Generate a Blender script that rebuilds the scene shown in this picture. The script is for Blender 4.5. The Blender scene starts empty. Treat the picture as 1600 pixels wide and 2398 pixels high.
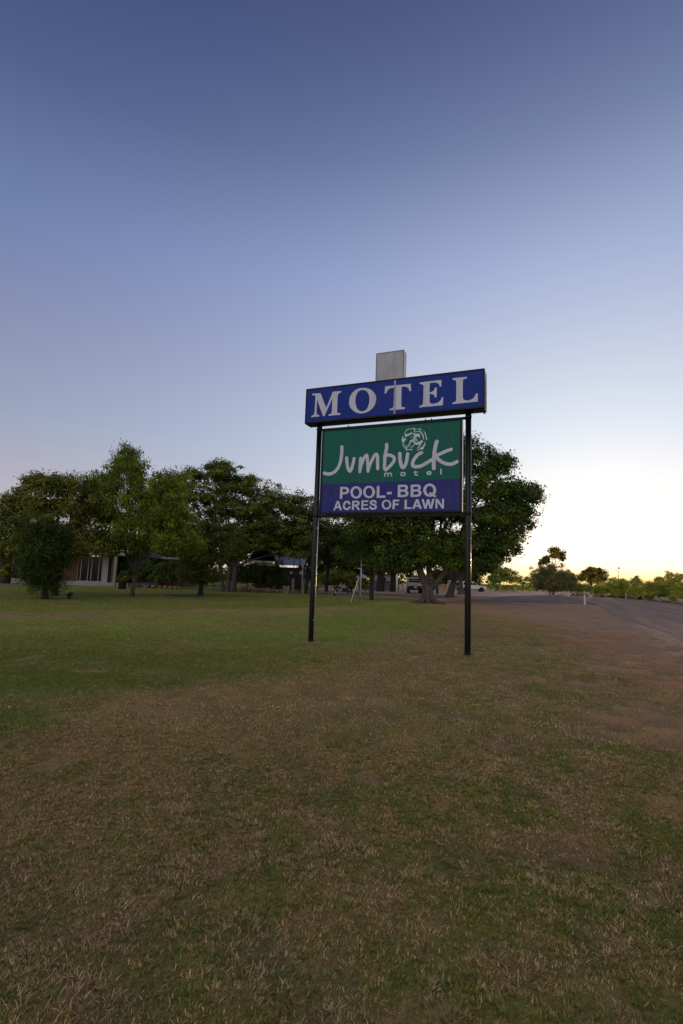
import bpy, math, random
import numpy as np
from math import sin, cos, pi, radians, sqrt, atan2
from mathutils import Matrix, Vector
sc = bpy.context.scene
COL = sc.collection
rng = np.random.default_rng(7)
random.seed(7)

# ------------------------------------------------------------------ camera
FPX, PITCH, ROLL, CH = 1202.9, .1289, .0352, 1.5     # focal length in photo pixels, tilt, roll, eye height
cam = bpy.data.cameras.new('camera'); cam_o = bpy.data.objects.new('camera', cam); COL.objects.link(cam_o); sc.camera = cam_o
cam.sensor_fit = 'VERTICAL'; cam.sensor_height = 36; cam.lens = FPX/2398*36
cam.clip_start = .1; cam.clip_end = 5000
_U0 = np.array([0, -sin(PITCH), cos(PITCH)]); _R0 = np.array([1., 0, 0])
cF = np.array([0, cos(PITCH), sin(PITCH)]); cR = _R0*cos(ROLL)+_U0*sin(ROLL); cU = -_R0*sin(ROLL)+_U0*cos(ROLL)
cam_o.matrix_world = Matrix(((cR[0], cU[0], -cF[0], 0), (cR[1], cU[1], -cF[1], 0), (cR[2], cU[2], -cF[2], CH), (0, 0, 0, 1)))
def ray(px, py): return cF*FPX+cR*(px-800)+cU*(1199-py)
def G(px, py):                       # ground point seen at a photo pixel
    v = ray(px, py); t = -CH/v[2]; return float(v[0]*t), float(v[1]*t)
def at(px, py, Y):                   # world point on a photo pixel's ray at depth Y
    v = ray(px, py); t = Y/v[1]; return float(v[0]*t), float(Y), float(CH+v[2]*t)
def GX(px, Y): return at(px, 1365, Y)[0]

# ------------------------------------------------------------------ world
SUN_AZ, SUN_EL = radians(27), radians(2.4)
w = bpy.data.worlds.new("World"); sc.world = w; w.use_nodes = True
nt = w.node_tree; N = nt.nodes; L = nt.links
bg = N['Background']
sky = N.new('ShaderNodeTexSky'); sky.sky_type = 'NISHITA'; sky.sun_disc = False
sky.sun_elevation = SUN_EL; sky.sun_rotation = SUN_AZ; sky.dust_density = 1; sky.ozone_density = 2
tc = N.new('ShaderNodeTexCoord'); nrm = N.new('ShaderNodeVectorMath'); nrm.operation = 'NORMALIZE'
L.new(tc.outputs['Generated'], nrm.inputs[0])
sep = N.new('ShaderNodeSeparateXYZ'); L.new(nrm.outputs[0], sep.inputs[0])
ramp = N.new('ShaderNodeValToRGB'); L.new(sep.outputs['Z'], ramp.inputs[0])
stops = [(0, (.36, .25, .12)), (.035, (.43, .345, .315)), (.08, (.38, .345, .37)), (.156, (.302, .275, .346)), (.259, (.196, .234, .348)), (.375, (.146, .168, .305)),
         (.53, (.064, .108, .29)), (.669, (.014, .044, .165)), (.788, (.006, .024, .112)), (1, (.008, .018, .07))]
e = ramp.color_ramp.elements
e[0].position = 0; e[0].color = (*stops[0][1], 1); e[1].position = 1; e[1].color = (*stops[-1][1], 1)
for p, c in stops[1:-1]:
    q = e.new(p); q.color = (*c, 1)
def math_node(op, a, b=None):
    m = N.new('ShaderNodeMath'); m.operation = op
    for i, v in enumerate((a, b)):
        if v is None: continue
        if isinstance(v, (int, float)): m.inputs[i].default_value = v
        else: L.new(v, m.inputs[i])
    return m.outputs[0]
dot = N.new('ShaderNodeVectorMath'); dot.operation = 'DOT_PRODUCT'; L.new(nrm.outputs[0], dot.inputs[0])
dot.inputs[1].default_value = (sin(SUN_AZ), cos(SUN_AZ), 0)
ang = math_node('ARCCOSINE', math_node('MINIMUM', dot.outputs['Value'], .99999))
hz_fade = N.new('ShaderNodeMapRange'); hz_fade.interpolation_type = 'SMOOTHSTEP'; hz_fade.inputs[1].default_value = .5; hz_fade.inputs[2].default_value = .85; hz_fade.inputs[3].default_value = 1; hz_fade.inputs[4].default_value = 0; L.new(sep.outputs['Z'], hz_fade.inputs[0])
def glow(sig, col, prev, low=False):
    q = math_node('DIVIDE', ang, radians(sig)); q = math_node('MULTIPLY', q, q)
    g = math_node('EXPONENT', math_node('MULTIPLY', q, -1.0))
    if low: g = math_node('MULTIPLY', g, hz_fade.outputs[0])
    v = N.new('ShaderNodeVectorMath'); v.operation = 'SCALE'; v.inputs[0].default_value = col; L.new(g, v.inputs['Scale'])
    a = N.new('ShaderNodeVectorMath'); a.operation = 'ADD'; L.new(prev, a.inputs[0]); L.new(v.outputs[0], a.inputs[1]); return a.outputs[0]
s = glow(25, (.30, .32, .22), ramp.outputs[0]); s = glow(60, (.112, .122, .195), s); s = glow(60, (.195, .213, .190), s, True)
# added warm veil behind the camera, opposite the sun, to brighten surfaces facing it
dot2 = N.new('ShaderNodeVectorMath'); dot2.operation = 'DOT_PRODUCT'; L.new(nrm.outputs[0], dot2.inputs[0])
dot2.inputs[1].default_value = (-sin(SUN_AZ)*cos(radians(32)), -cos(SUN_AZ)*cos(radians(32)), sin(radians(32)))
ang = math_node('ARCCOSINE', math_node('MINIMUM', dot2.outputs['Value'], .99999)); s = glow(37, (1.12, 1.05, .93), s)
sk = N.new('ShaderNodeVectorMath'); sk.operation = 'SCALE'; sk.inputs['Scale'].default_value = .03; L.new(sky.outputs[0], sk.inputs[0])
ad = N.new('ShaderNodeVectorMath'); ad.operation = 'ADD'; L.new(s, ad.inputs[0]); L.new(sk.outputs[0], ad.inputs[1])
# gold band hugging the horizon on the sunset side
zz = math_node('DIVIDE', sep.outputs['Z'], .026); band = math_node('EXPONENT', math_node('MULTIPLY', math_node('MULTIPLY', zz, zz), -1.0))
a3 = math_node('DIVIDE', math_node('ARCCOSINE', math_node('MINIMUM', dot.outputs['Value'], .99999)), radians(27)); band = math_node('MULTIPLY', band, math_node('EXPONENT', math_node('MULTIPLY', math_node('MULTIPLY', a3, a3), -1.0)))
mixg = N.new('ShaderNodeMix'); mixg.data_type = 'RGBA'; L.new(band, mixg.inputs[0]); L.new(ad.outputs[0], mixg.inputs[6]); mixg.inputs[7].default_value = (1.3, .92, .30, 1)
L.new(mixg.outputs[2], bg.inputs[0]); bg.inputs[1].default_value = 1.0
sun = bpy.data.lights.new('sun', 'SUN'); sun.energy = 1.3; sun.angle = radians(.5); sun.color = (1, .62, .3)
sun_o = bpy.data.objects.new('sun', sun); COL.objects.link(sun_o)
sun_o.rotation_euler = Vector((-sin(SUN_AZ)*cos(SUN_EL), -cos(SUN_AZ)*cos(SUN_EL), -sin(SUN_EL))).to_track_quat('-Z', 'Y').to_euler()
sc.view_settings.view_transform = 'Standard'; sc.view_settings.look = 'None'; sc.view_settings.exposure = 0; sc.view_settings.gamma = 1
sc.render.engine = 'CYCLES'; sc.cycles.max_bounces = 6; sc.cycles.diffuse_bounces = 3; sc.cycles.transmission_bounces = 3
sc.cycles.transparent_max_bounces = 8

# ------------------------------------------------------------------ materials
def mat(name, col, rough=.6, metal=0, noise=0, nscale=5, col2=None, bump=0, bscale=40, emit=None, spec=None, coord='Object', stretch=None, attr=None, trans=0):
    m = bpy.data.materials.new(name); m.use_nodes = True; t = m.node_tree; b = t.nodes['Principled BSDF']
    b.inputs['Base Color'].default_value = (*col, 1); b.inputs['Roughness'].default_value = rough; b.inputs['Metallic'].default_value = metal
    if spec is not None: b.inputs['Specular IOR Level'].default_value = spec
    src = None
    if attr:
        a = t.nodes.new('ShaderNodeAttribute'); a.attribute_name = attr; src = a.outputs['Color']; t.links.new(src, b.inputs['Base Color'])
    if col2 is not None or noise or bump:
        c = t.nodes.new('ShaderNodeTexCoord'); vec = c.outputs[coord]
        if stretch:
            mp = t.nodes.new('ShaderNodeMapping'); mp.inputs['Scale'].default_value = stretch; t.links.new(vec, mp.inputs[0]); vec = mp.outputs[0]
    if col2 is not None or noise:
        n = t.nodes.new('ShaderNodeTexNoise'); n.inputs['Scale'].default_value = nscale; n.inputs['Detail'].default_value = 6; n.inputs['Roughness'].default_value = .65
        t.links.new(vec, n.inputs['Vector'])
        r_ = t.nodes.new('ShaderNodeValToRGB'); r_.color_ramp.elements[0].position = .36; r_.color_ramp.elements[1].position = .66
        c2 = col2 if col2 is not None else tuple(x*(1-noise) for x in col)
        r_.color_ramp.elements[0].color = (*col, 1); r_.color_ramp.elements[1].color = (*c2, 1)
        t.links.new(n.outputs[0], r_.inputs[0]); t.links.new(r_.outputs[0], b.inputs['Base Color'])
    if bump:
        n2 = t.nodes.new('ShaderNodeTexNoise'); n2.inputs['Scale'].default_value = bscale; n2.inputs['Detail'].default_value = 5
        t.links.new(vec, n2.inputs['Vector'])
        bp = t.nodes.new('ShaderNodeBump'); bp.inputs['Strength'].default_value = bump; bp.inputs['Distance'].default_value = .02
        t.links.new(n2.outputs[0], bp.inputs['Height']); t.links.new(bp.outputs[0], b.inputs['Normal'])
    if emit:
        b.inputs['Emission Color'].default_value = (*emit[0], 1); b.inputs['Emission Strength'].default_value = emit[1]
    if trans:
        tr = t.nodes.new('ShaderNodeBsdfTranslucent'); mx = t.nodes.new('ShaderNodeMixShader'); mx.inputs[0].default_value = trans
        if src: t.links.new(src, tr.inputs[0])
        else: tr.inputs[0].default_value = (*col, 1)
        out = t.nodes['Material Output']; t.links.new(b.outputs[0], mx.inputs[1]); t.links.new(tr.outputs[0], mx.inputs[2]); t.links.new(mx.outputs[0], out.inputs[0])
    return m
M = dict(
    black=mat('black_gloss_paint', (.006, .006, .006), .2, noise=.35, nscale=9, bump=.05, bscale=60, spec=.35),
    frame=mat('black_frame_paint', (.010, .009, .009), .45, noise=.4, nscale=12, spec=.2),
    blue=mat('blue_sign_face', (.012, .036, .25), .5, col2=(.018, .042, .28), nscale=1.3, spec=.12),
    bluepaint=mat('dark_blue_paint', (.03, .06, .2), .35, noise=.2),
    green=mat('green_sign_face', (.010, .145, .098), .5, col2=(.018, .115, .100), nscale=.9, spec=.12),
    purple=mat('violet_blue_sign_face', (.032, .036, .22), .5, col2=(.046, .045, .19), nscale=1.6, spec=.12),
    vinyl=mat('white_vinyl_lettering', (.66, .66, .74), .55, col2=(.62, .62, .70), nscale=3, spec=.15),
    vinyl2=mat('pale_green_vinyl', (.55, .68, .66), .4, col2=(.5, .62, .6), nscale=3),
    mauve=mat('mauve_grey_strip', (.42, .37, .44), .45, noise=.25, nscale=8),
    whitebox=mat('aged_shaded_white_acrylic', (.44, .44, .45), .45, col2=(.36, .36, .37), nscale=2.2),  # white face greyed by shade put into its colour
    whitemetal=mat('cream_painted_metal', (.78, .76, .70), .35, noise=.15, nscale=6),
    galv=mat('galvanised_tube', (.55, .55, .52), .3, metal=.6, noise=.2, nscale=14),
    concrete=mat('pale_concrete', (.38, .34, .31), .9, noise=.3, nscale=4, bump=.3),
    brick=mat('terracotta_wall', (.15, .06, .035), .85, noise=.3, nscale=3),
    darkmetal=mat('dark_metal', (.02, .02, .022), .45, noise=.3),
    white=mat('white_paint', (.75, .75, .72), .5, noise=.15, nscale=7),
    dimwhite=mat('dim_white_trim', (.36, .35, .34), .7, noise=.2, nscale=4),  # darker, rougher copy of the white paint
    glass=mat('dark_window_glass', (.012, .012, .013), .12, noise=.3, nscale=2, spec=.15),
    curtain=mat('dark_red_curtain', (.05, .012, .008), .9, col2=(.09, .025, .012), nscale=3, stretch=(9, 9, .3)),
    roof=mat('corrugated_roof_metal', (.13, .145, .18), .6, metal=.2, noise=.15, nscale=3),
    beige=mat('beige_timber_post', (.30, .25, .18), .8, noise=.3, nscale=5, stretch=(6, 6, .5)),
    darkgap=mat('recess_shade_wall', (.02, .018, .018), .9, noise=.3),  # near black colour stands in for shade inside entry and porch
    bark=mat('grey_brown_bark', (.125, .095, .08), .95, col2=(.06, .043, .034), nscale=3.2, bump=.9, bscale=9, stretch=(3, 3, .7)),
    barkd=mat('dark_bark', (.045, .034, .028), .95, col2=(.02, .015, .012), nscale=5, bump=.8, bscale=12, stretch=(3, 3, .6)),
    leaf=mat('leaves', (.05, .08, .02), .55, attr='tint', trans=.36, spec=.2),
    blade=mat('grass_blades', (.1, .1, .04), .75, attr='tint', trans=.18, spec=.1),
    rock=mat('sandstone_rock', (.34, .19, .11), .95, col2=(.20, .11, .075), nscale=4, bump=.8, bscale=9),
    rock2=mat('pale_limestone_rock', (.40, .33, .24), .95, col2=(.24, .18, .12), nscale=3, bump=.8, bscale=9),
    rubber=mat('tyre_rubber', (.015, .015, .015), .8, noise=.3),
    shadedwhite=mat('shaded_white_car_paint', (.38, .38, .37), .45, noise=.15, nscale=2),  # white darkened in colour for the shade under the fig canopy
    grime=mat('dark_chassis', (.012, .012, .012), .8, noise=.3),
    red=mat('red_reflector', (.35, .03, .02), .3, noise=.2),
    tan=mat('tan_boards', (.42, .27, .14), .8, noise=.25, nscale=3, stretch=(5, 5, .4)),
    timber=mat('weathered_grey_timber', (.15, .14, .14), .9, noise=.4, nscale=5, stretch=(6, 6, .7), bump=.4),
    terracotta=mat('brown_glazed_pot', (.05, .025, .02), .5, noise=.3),
    lampon=mat('lit_lamp', (.9, .8, .5), .5, noise=.02, emit=((1, .72, .3), 1.6)),
    signlit=mat('lit_yellow_sign', (.8, .5, .1), .5, noise=.05, emit=((1, .50, .10), .55)),
    globe=mat('frosted_globe', (.62, .60, .55), .35, noise=.1),
)
def faded(m, amt=.35):
    t = m.node_tree; b = t.nodes['Principled BSDF']; src = b.inputs['Base Color'].links[0].from_socket
    c = t.nodes.new('ShaderNodeTexCoord'); mp = t.nodes.new('ShaderNodeMapping'); mp.inputs['Scale'].default_value = (9, 9, .8); t.links.new(c.outputs['Object'], mp.inputs[0])
    n = t.nodes.new('ShaderNodeTexNoise'); n.inputs['Scale'].default_value = 1.6; n.inputs['Detail'].default_value = 7; n.inputs['Roughness'].default_value = .7; t.links.new(mp.outputs[0], n.inputs[0])
    r = t.nodes.new('ShaderNodeMapRange'); r.inputs[1].default_value = .5; r.inputs[2].default_value = .8; r.inputs[3].default_value = 0; r.inputs[4].default_value = amt; t.links.new(n.outputs[0], r.inputs[0])
    x = t.nodes.new('ShaderNodeMix'); x.data_type = 'RGBA'; t.links.new(r.outputs[0], x.inputs[0]); t.links.new(src, x.inputs[6]); x.inputs[7].default_value = (.16, .15, .14, 1); t.links.new(x.outputs[2], b.inputs['Base Color'])
faded(M['blue'], .22); faded(M['green'], .25); faded(M['purple'], .25); faded(M['vinyl'], .4); faded(M['whitebox'], .5)
def brickmat(name, c1, c2, mort, sx, sy, sc_):
    m = bpy.data.materials.new(name); m.use_nodes = True; t = m.node_tree; b = t.nodes['Principled BSDF']; b.inputs['Roughness'].default_value = .9
    c = t.nodes.new('ShaderNodeTexCoord'); mp = t.nodes.new('ShaderNodeMapping'); mp.inputs['Rotation'].default_value = (radians(90), 0, 0); mp.inputs['Scale'].default_value = (1, 1, 1)
    br = t.nodes.new('ShaderNodeTexBrick'); br.inputs['Color1'].default_value = (*c1, 1); br.inputs['Color2'].default_value = (*c2, 1); br.inputs['Mortar'].default_value = (*mort, 1)
    br.inputs['Scale'].default_value = sc_; br.inputs['Brick Width'].default_value = sx; br.inputs['Row Height'].default_value = sy; br.inputs['Mortar Size'].default_value = .02
    t.links.new(c.outputs['Object'], mp.inputs[0]); t.links.new(mp.outputs[0], br.inputs[0]); t.links.new(br.outputs[0], b.inputs['Base Color']); return m
M['pillar'] = brickmat('pink_sandstone_blocks', (.52, .33, .24), (.38, .24, .18), (.10, .07, .05), .24, .11, 1)
M['brickwall'] = brickmat('terracotta_bricks', (.16, .055, .03), (.12, .045, .026), (.08, .05, .04), .24, .086, 1)

# ------------------------------------------------------------------ mesh helpers
class MB:
    def __init__(s): s.v = []; s.f = []; s.mi = []; s.sm = []
    def add(s, v, f, mi=0, smooth=False):
        o = len(s.v); s.v += [tuple(map(float, q)) for q in v]; s.f += [tuple(i+o for i in q) for q in f]; s.mi += [mi]*len(f); s.sm += [smooth]*len(f); return s
    def box(s, c, d, rz=0, mi=0, bev=0, rx=0, ry=0):
        x, y, z = d[0]/2, d[1]/2, d[2]/2
        if bev:
            b = min(bev, x*.49, y*.49, z*.49); bm_v = []; 
            vs = []
            for sx in (-1, 1):
                for sy in (-1, 1):
                    for sz in (-1, 1):
                        vs += [(sx*(x-b), sy*(y-b), sz*z), (sx*(x-b), sy*y, sz*(z-b)), (sx*x, sy*(y-b), sz*(z-b))]
            import bmesh
            bm = bmesh.new(); [bm.verts.new(q) for q in vs]; bmesh.ops.convex_hull(bm, input=bm.verts); bm.verts.index_update(); bm.verts.ensure_lookup_table()
            V = [tuple(q.co) for q in bm.verts]; F = [tuple(q.index for q in f.verts) for f in bm.faces]; bm.free()
        else:
            V = [(-x, -y, -z), (x, -y, -z), (x, y, -z), (-x, y, -z), (-x, -y, z), (x, -y, z), (x, y, z), (-x, y, z)]
            F = [(0, 3, 2, 1), (4, 5, 6, 7), (0, 1, 5, 4), (1, 2, 6, 5), (2, 3, 7, 6), (3, 0, 4, 7)]
        R = Matrix.Rotation(rz, 3, 'Z') @ Matrix.Rotation(ry, 3, 'Y') @ Matrix.Rotation(rx, 3, 'X')
        V = [tuple(R @ Vector(q)+Vector(c)) for q in V]
        return s.add(V, F, mi)
    def tube(s, path, rad, n=12, mi=0, cap=True, smooth=True, lump=0, rr=None):
        P = [Vector(p) for p in path]; k = len(P); rad = [rad]*k if isinstance(rad, (int, float)) else rad
        V = []; up = Vector((0, 0, 1)); ax = None
        for i in range(k):
            t = (P[min(i+1, k-1)]-P[max(i-1, 0)]).normalized()
            if ax is None: ax = t.cross(Vector((1, 0, 0)) if abs(t.x) < .8 else Vector((0, 1, 0))).normalized()
            else: ax = (ax-t*ax.dot(t)).normalized()
            bx = t.cross(ax)
            for j in range(n):
                a = 2*pi*j/n; q = rad[i]*(1+(lump*(random.random()-.5) if lump else 0))
                V.append(P[i]+ax*cos(a)*q+bx*sin(a)*q)
        F = [(i*n+j, i*n+(j+1) % n, (i+1)*n+(j+1) % n, (i+1)*n+j) for i in range(k-1) for j in range(n)]
        s.add(V, F, mi, smooth)
        if cap: s.add(V[:n], [tuple(range(n))[::-1]], mi); s.add(V[-n:], [tuple(range(n))], mi)
        return s
    def lathe(s, prof, c=(0, 0, 0), n=20, mi=0, smooth=True):
        V = []; k = len(prof)
        for r_, z_ in prof:
            for j in range(n): V.append((c[0]+r_*cos(2*pi*j/n), c[1]+r_*sin(2*pi*j/n), c[2]+z_))
        F = [(i*n+j, i*n+(j+1) % n, (i+1)*n+(j+1) % n, (i+1)*n+j) for i in range(k-1) for j in range(n)]
        s.add(V, F, mi, smooth)
        if prof[0][0] > 1e-4: s.add(V[:n], [tuple(range(n))[::-1]], mi)
        if prof[-1][0] > 1e-4: s.add(V[-n:], [tuple(range(n))], mi)
        return s
    def prism(s, pts, axis, a, b, mi=0):         # closed 2-D outline extruded along an axis (0 x, 1 y, 2 z)
        def mk(p, h):
            q = [p[0], p[1]]; q.insert(axis, h); return q
        n = len(pts); V = [mk(p, a) for p in pts]+[mk(p, b) for p in pts]
        F = [tuple(range(n))[::-1], tuple(range(n, 2*n))]+[(i, (i+1) % n, n+(i+1) % n, n+i) for i in range(n)]
        return s.add(V, F, mi)
    def ball(s, c, r, n=14, mi=0):
        pr = [(max(1e-5, (r if isinstance(r, (int, float)) else 1)*sin(pi*i/n)), -(r if isinstance(r, (int, float)) else 1)*cos(pi*i/n)) for i in range(n+1)]
        return s.lathe(pr, c, n*2, mi)
    def build(s, name, m, parent=None, loc=None):
        me = bpy.data.meshes.new(name); me.from_pydata(s.v, [], s.f); 
        for x in (m if isinstance(m, (list, tuple)) else [m]): me.materials.append(x)
        me.polygons.foreach_set('material_index', s.mi); me.polygons.foreach_set('use_smooth', s.sm)
        import bmesh
        if len(s.f) < 60000:
            bm = bmesh.new(); bm.from_mesh(me); bmesh.ops.remove_doubles(bm, verts=bm.verts, dist=1e-5); bmesh.ops.recalc_face_normals(bm, faces=bm.faces); bm.to_mesh(me); bm.free()
        o = bpy.data.objects.new(name, me); COL.objects.link(o)
        if parent: o.parent = parent
        if loc is not None: o.location = loc
        return o
def tag(o, label=None, cat=None, group=None, kind=None):
    if label: o['label'] = label
    if cat: o['category'] = cat
    if group: o['group'] = group
    if kind: o['kind'] = kind
    return o
def thing(name, label, cat, loc=(0, 0, 0), rz=0, group=None):
    o = bpy.data.objects.new(name, None); COL.objects.link(o); o.location = loc; o.rotation_euler = (0, 0, rz); o.empty_display_size = .3
    return tag(o, label, cat, group)
def copy_tree(o, parent=None):
    c = o.copy(); COL.objects.link(c)
    if parent: c.parent = parent
    for ch in list(o.children): copy_tree(ch, c)
    return c
def np_mesh(name, V, F, m, parent=None, tint=None, smooth=False):
    me = bpy.data.meshes.new(name); V = np.ascontiguousarray(V, np.float32); F = np.ascontiguousarray(F, np.int32); k = F.shape[1]
    me.vertices.add(len(V)); me.vertices.foreach_set('co', V.ravel())
    me.loops.add(F.size); me.loops.foreach_set('vertex_index', F.ravel())
    me.polygons.add(len(F)); me.polygons.foreach_set('loop_start', np.arange(len(F), dtype=np.int32)*k); me.polygons.foreach_set('loop_total', np.full(len(F), k, np.int32))
    if smooth: me.polygons.foreach_set('use_smooth', np.ones(len(F), bool))
    me.update(calc_edges=True)
    if tint is not None:
        a = me.color_attributes.new('tint', 'FLOAT_COLOR', 'POINT'); c = np.ones((len(V), 4), np.float32); c[:, :3] = tint; a.data.foreach_set('color', c.ravel())
    me.materials.append(m); o = bpy.data.objects.new(name, me); COL.objects.link(o)
    if parent: o.parent = parent
    return o
# ---- smooth noise in world metres
_perm = np.random.default_rng(3).random((256, 256))
def vnoise(x, y, s=1., seed=0):
    x = np.asarray(x, float)/s+seed*17.3; y = np.asarray(y, float)/s+seed*9.1
    xi = np.floor(x).astype(int); yi = np.floor(y).astype(int); fx = x-xi; fy = y-yi; fx = fx*fx*(3-2*fx); fy = fy*fy*(3-2*fy)
    g = lambda a, b: _perm[a & 255, b & 255]
    return (g(xi, yi)*(1-fx)+g(xi+1, yi)*fx)*(1-fy)+(g(xi, yi+1)*(1-fx)+g(xi+1, yi+1)*fx)*fy
def fbm(x, y, s=1., seed=0, o=4):
    t = 0; a = .5; n = 0
    for i in range(o): t = t+a*vnoise(x, y, s/2**i, seed+i); n += a; a *= .55
    return t/n
def sstep(a, b, x): t = np.clip((x-a)/(b-a), 0, 1); return t*t*(3-2*t)
# ------------------------------------------------------------------ lawn, verge, road
def lawn_masks(x, y):
    n1 = fbm(x, y, 3.0, 1)-.5; n2 = fbm(x, y, .7, 5)-.5; n3 = fbm(x*.45, y, 1.4, 9)-.5
    xb = np.interp(y, [0, 4, 6, 7, 8, 10, 13, 17, 24, 31, 45], [-14, -7, -3.9, -2.4, -1.4, -.4, .6, 2.1, 4.6, 6, 6])
    g = sstep(1.8, -1.5, x-xb+n1*4+n2*2.0)*(.62+.6*sstep(-.16, .16, n3+n1*.5))
    k = y-.95*x+n1*3
    tan_ = sstep(22.5, 24.3, k)*sstep(28.4, 27, k)*sstep(4, -2, x)
    g = g*(1-.5*tan_)
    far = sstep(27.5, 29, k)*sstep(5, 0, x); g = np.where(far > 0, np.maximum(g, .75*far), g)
    rf = sstep(-1.2, 2.0, x-.3*y+1.4+n1*2)*sstep(30, 9, y)                 # tufty patch at the near right
    nf = fbm(x, y, .28, 33)-.5; g = np.maximum(g, rf*(.16+.52*sstep(-.08, .15, nf+.35*n2+.25*n1)))
    lf = sstep(8, 3, y)*(.05+.34*sstep(-.04, .18, fbm(x, y, .30, 31)-.5)); g = np.maximum(g, lf)
    for cx, cy, r in ((2.72, 10.86, .55), (-.62, 12.3, .5)): g = np.maximum(g, .8*np.exp(-((x-cx)**2+((y-cy)*1.2)**2)/r**2*1.2))
    g = np.maximum(g, .95*np.exp(-((x+3.2)**2/.25+(y-5.3)**2/.7)))
    xv = np.interp(y, [0, 4, 5.6, 9.8, 16.3, 25, 31, 43, 60], [2.5, 2.6, 3.0, 4.6, 6.5, 7.3, 6.3, 4.2, 3])
    d = sstep(-1.0, 1.5, x-xv+n1*3.5+n2*3.6)
    d = np.maximum(d, .6*sstep(.19, .28, fbm(x, y, .42, 21)-.5+.05*rf)*sstep(14, 9, y))
    d = np.maximum(d, .8*np.exp(-((x+.66)**2+(y-12.45)**2)/.05))
    d = np.maximum(d, sstep(46, 50, y+n1*6)*sstep(-1, 4, x))
    d = np.maximum(d, .8*sstep(.5, .0, np.hypot((x-6.6)/1.8, (y-37)/1.8)-.8))
    return np.clip(g, 0, 1), np.clip(d, 0, 1), tan_, far
def relief(x, y):                     # tussocky micro relief, rougher towards the verge
    r = sstep(-2.5, 1.5, x-.3*y+1.2)*sstep(26, 14, y)
    h = (fbm(x, y, .34, 70, 3)-.5)*(.03+.085*r)+(fbm(x, y, .11, 75, 2)-.5)*.02
    return np.clip(h*sstep(30, 20, y)*sstep(13, 11, np.abs(x)), -.06, .05)-.004
def ground_color(x, y):
    g, d, tn, far = lawn_masks(x, y); n = fbm(x, y, .35, 40)[..., None]; big = fbm(x, y, 6, 44)[..., None]
    straw = np.array([.335, .23, .092]); green = np.array([.24, .285, .042]); dirt = np.array([.48, .245, .125]); tan_c = np.array([.33, .235, .13])
    gr = green*(.72+.28*sstep(9, 16, y)[..., None]); c = straw*(1-g[..., None])+gr*g[..., None]
    c = c*(1-.35*tn[..., None])+tan_c*.35*tn[..., None]
    c = c*(1-.25*far[..., None])  # far lawn colour darkened for the shadow band under the trees
    grey = (sstep(.1, .9, fbm(x, y, 5, 60))*sstep(5, 9, x-.1*y)+1.3*sstep(0, 1.5, x-(3.0+.38*y))*sstep(33, 26, y)*(.6+.8*fbm(x*2.5, y*.6, 1.0, 61)))[..., None]
    dd = dirt*(1-.45*grey)+np.array([.30, .245, .215])*.45*grey
    c = c*(1-d[..., None])+dd*d[..., None]
    pit = .55*sstep(-.004, -.022, relief(x, y))[..., None]*(y < 26)[..., None]; soil = np.array([.15, .115, .085]); c = c*(1-.6*pit)+soil*.6*pit
    rub = sstep(.42, .62, fbm(x*.6, y, .5, 52))[..., None]*d[..., None]; c = c*(1-.35*rub)+np.array([.30, .24, .15])*.35*rub
    return c*(.72+.56*n)*(.85+.3*big)
def axis(lims):
    o = []
    for a, b, st_ in lims: o += list(np.arange(a, b, st_))
    return np.array(o+[lims[-1][1]])
xs = axis([(-1500, -200, 130), (-200, -40, 8), (-40, -14, .8), (-14, -6, .14), (-6, 6, .06), (6, 14, .12), (14, 50, .7), (50, 200, 8), (200, 1500, 130)])
ys = axis([(-600, -20, 80), (-20, 1, 1.5), (1, 8, .05), (8, 18, .1), (18, 34, .3), (34, 90, .9), (90, 300, 10), (300, 2600, 150)])
X, Y = np.meshgrid(xs, ys); Z = relief(X, Y)*(X < np.interp(Y, [0, 3, 10.5, 16, 30, 44], [4.5, 5.4, 8.0, 9.8, 14.9, 20]))-.0
Z = Z-.0*X
V = np.stack([X, Y, Z], -1).reshape(-1, 3); nx = len(xs); ny = len(ys)
i = (np.arange(ny-1)[:, None]*nx+np.arange(nx-1)[None]).ravel(); F = np.stack([i, i+1, i+1+nx, i+nx], 1)
def groundmat():
    m = bpy.data.materials.new('lawn_and_dirt'); m.use_nodes = True; t = m.node_tree; b = t.nodes['Principled BSDF']; b.inputs['Roughness'].default_value = .95; b.inputs['Specular IOR Level'].default_value = .08
    a = t.nodes.new('ShaderNodeAttribute'); a.attribute_name = 'tint'; c = t.nodes.new('ShaderNodeTexCoord')
    n = t.nodes.new('ShaderNodeTexNoise'); n.inputs['Scale'].default_value = 48; n.inputs['Detail'].default_value = 8; n.inputs['Roughness'].default_value = .8; t.links.new(c.outputs['Object'], n.inputs[0])
    r_ = t.nodes.new('ShaderNodeMapRange'); r_.inputs[1].default_value = .3; r_.inputs[2].default_value = .72; r_.inputs[3].default_value = .3; r_.inputs[4].default_value = 1.6; t.links.new(n.outputs[0], r_.inputs[0])
    v = t.nodes.new('ShaderNodeVectorMath'); v.operation = 'SCALE'; t.links.new(a.outputs['Color'], v.inputs[0]); t.links.new(r_.outputs[0], v.inputs['Scale']); t.links.new(v.outputs[0], b.inputs['Base Color'])
    bp = t.nodes.new('ShaderNodeBump'); bp.inputs['Strength'].default_value = .8; bp.inputs['Distance'].default_value = .02; t.links.new(n.outputs[0], bp.inputs['Height']); t.links.new(bp.outputs[0], b.inputs['Normal'])
    return m
gm = groundmat()
tag(np_mesh('ground', V, F, gm, tint=ground_color(V[:, 0], V[:, 1]), smooth=True), kind='structure')

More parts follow.
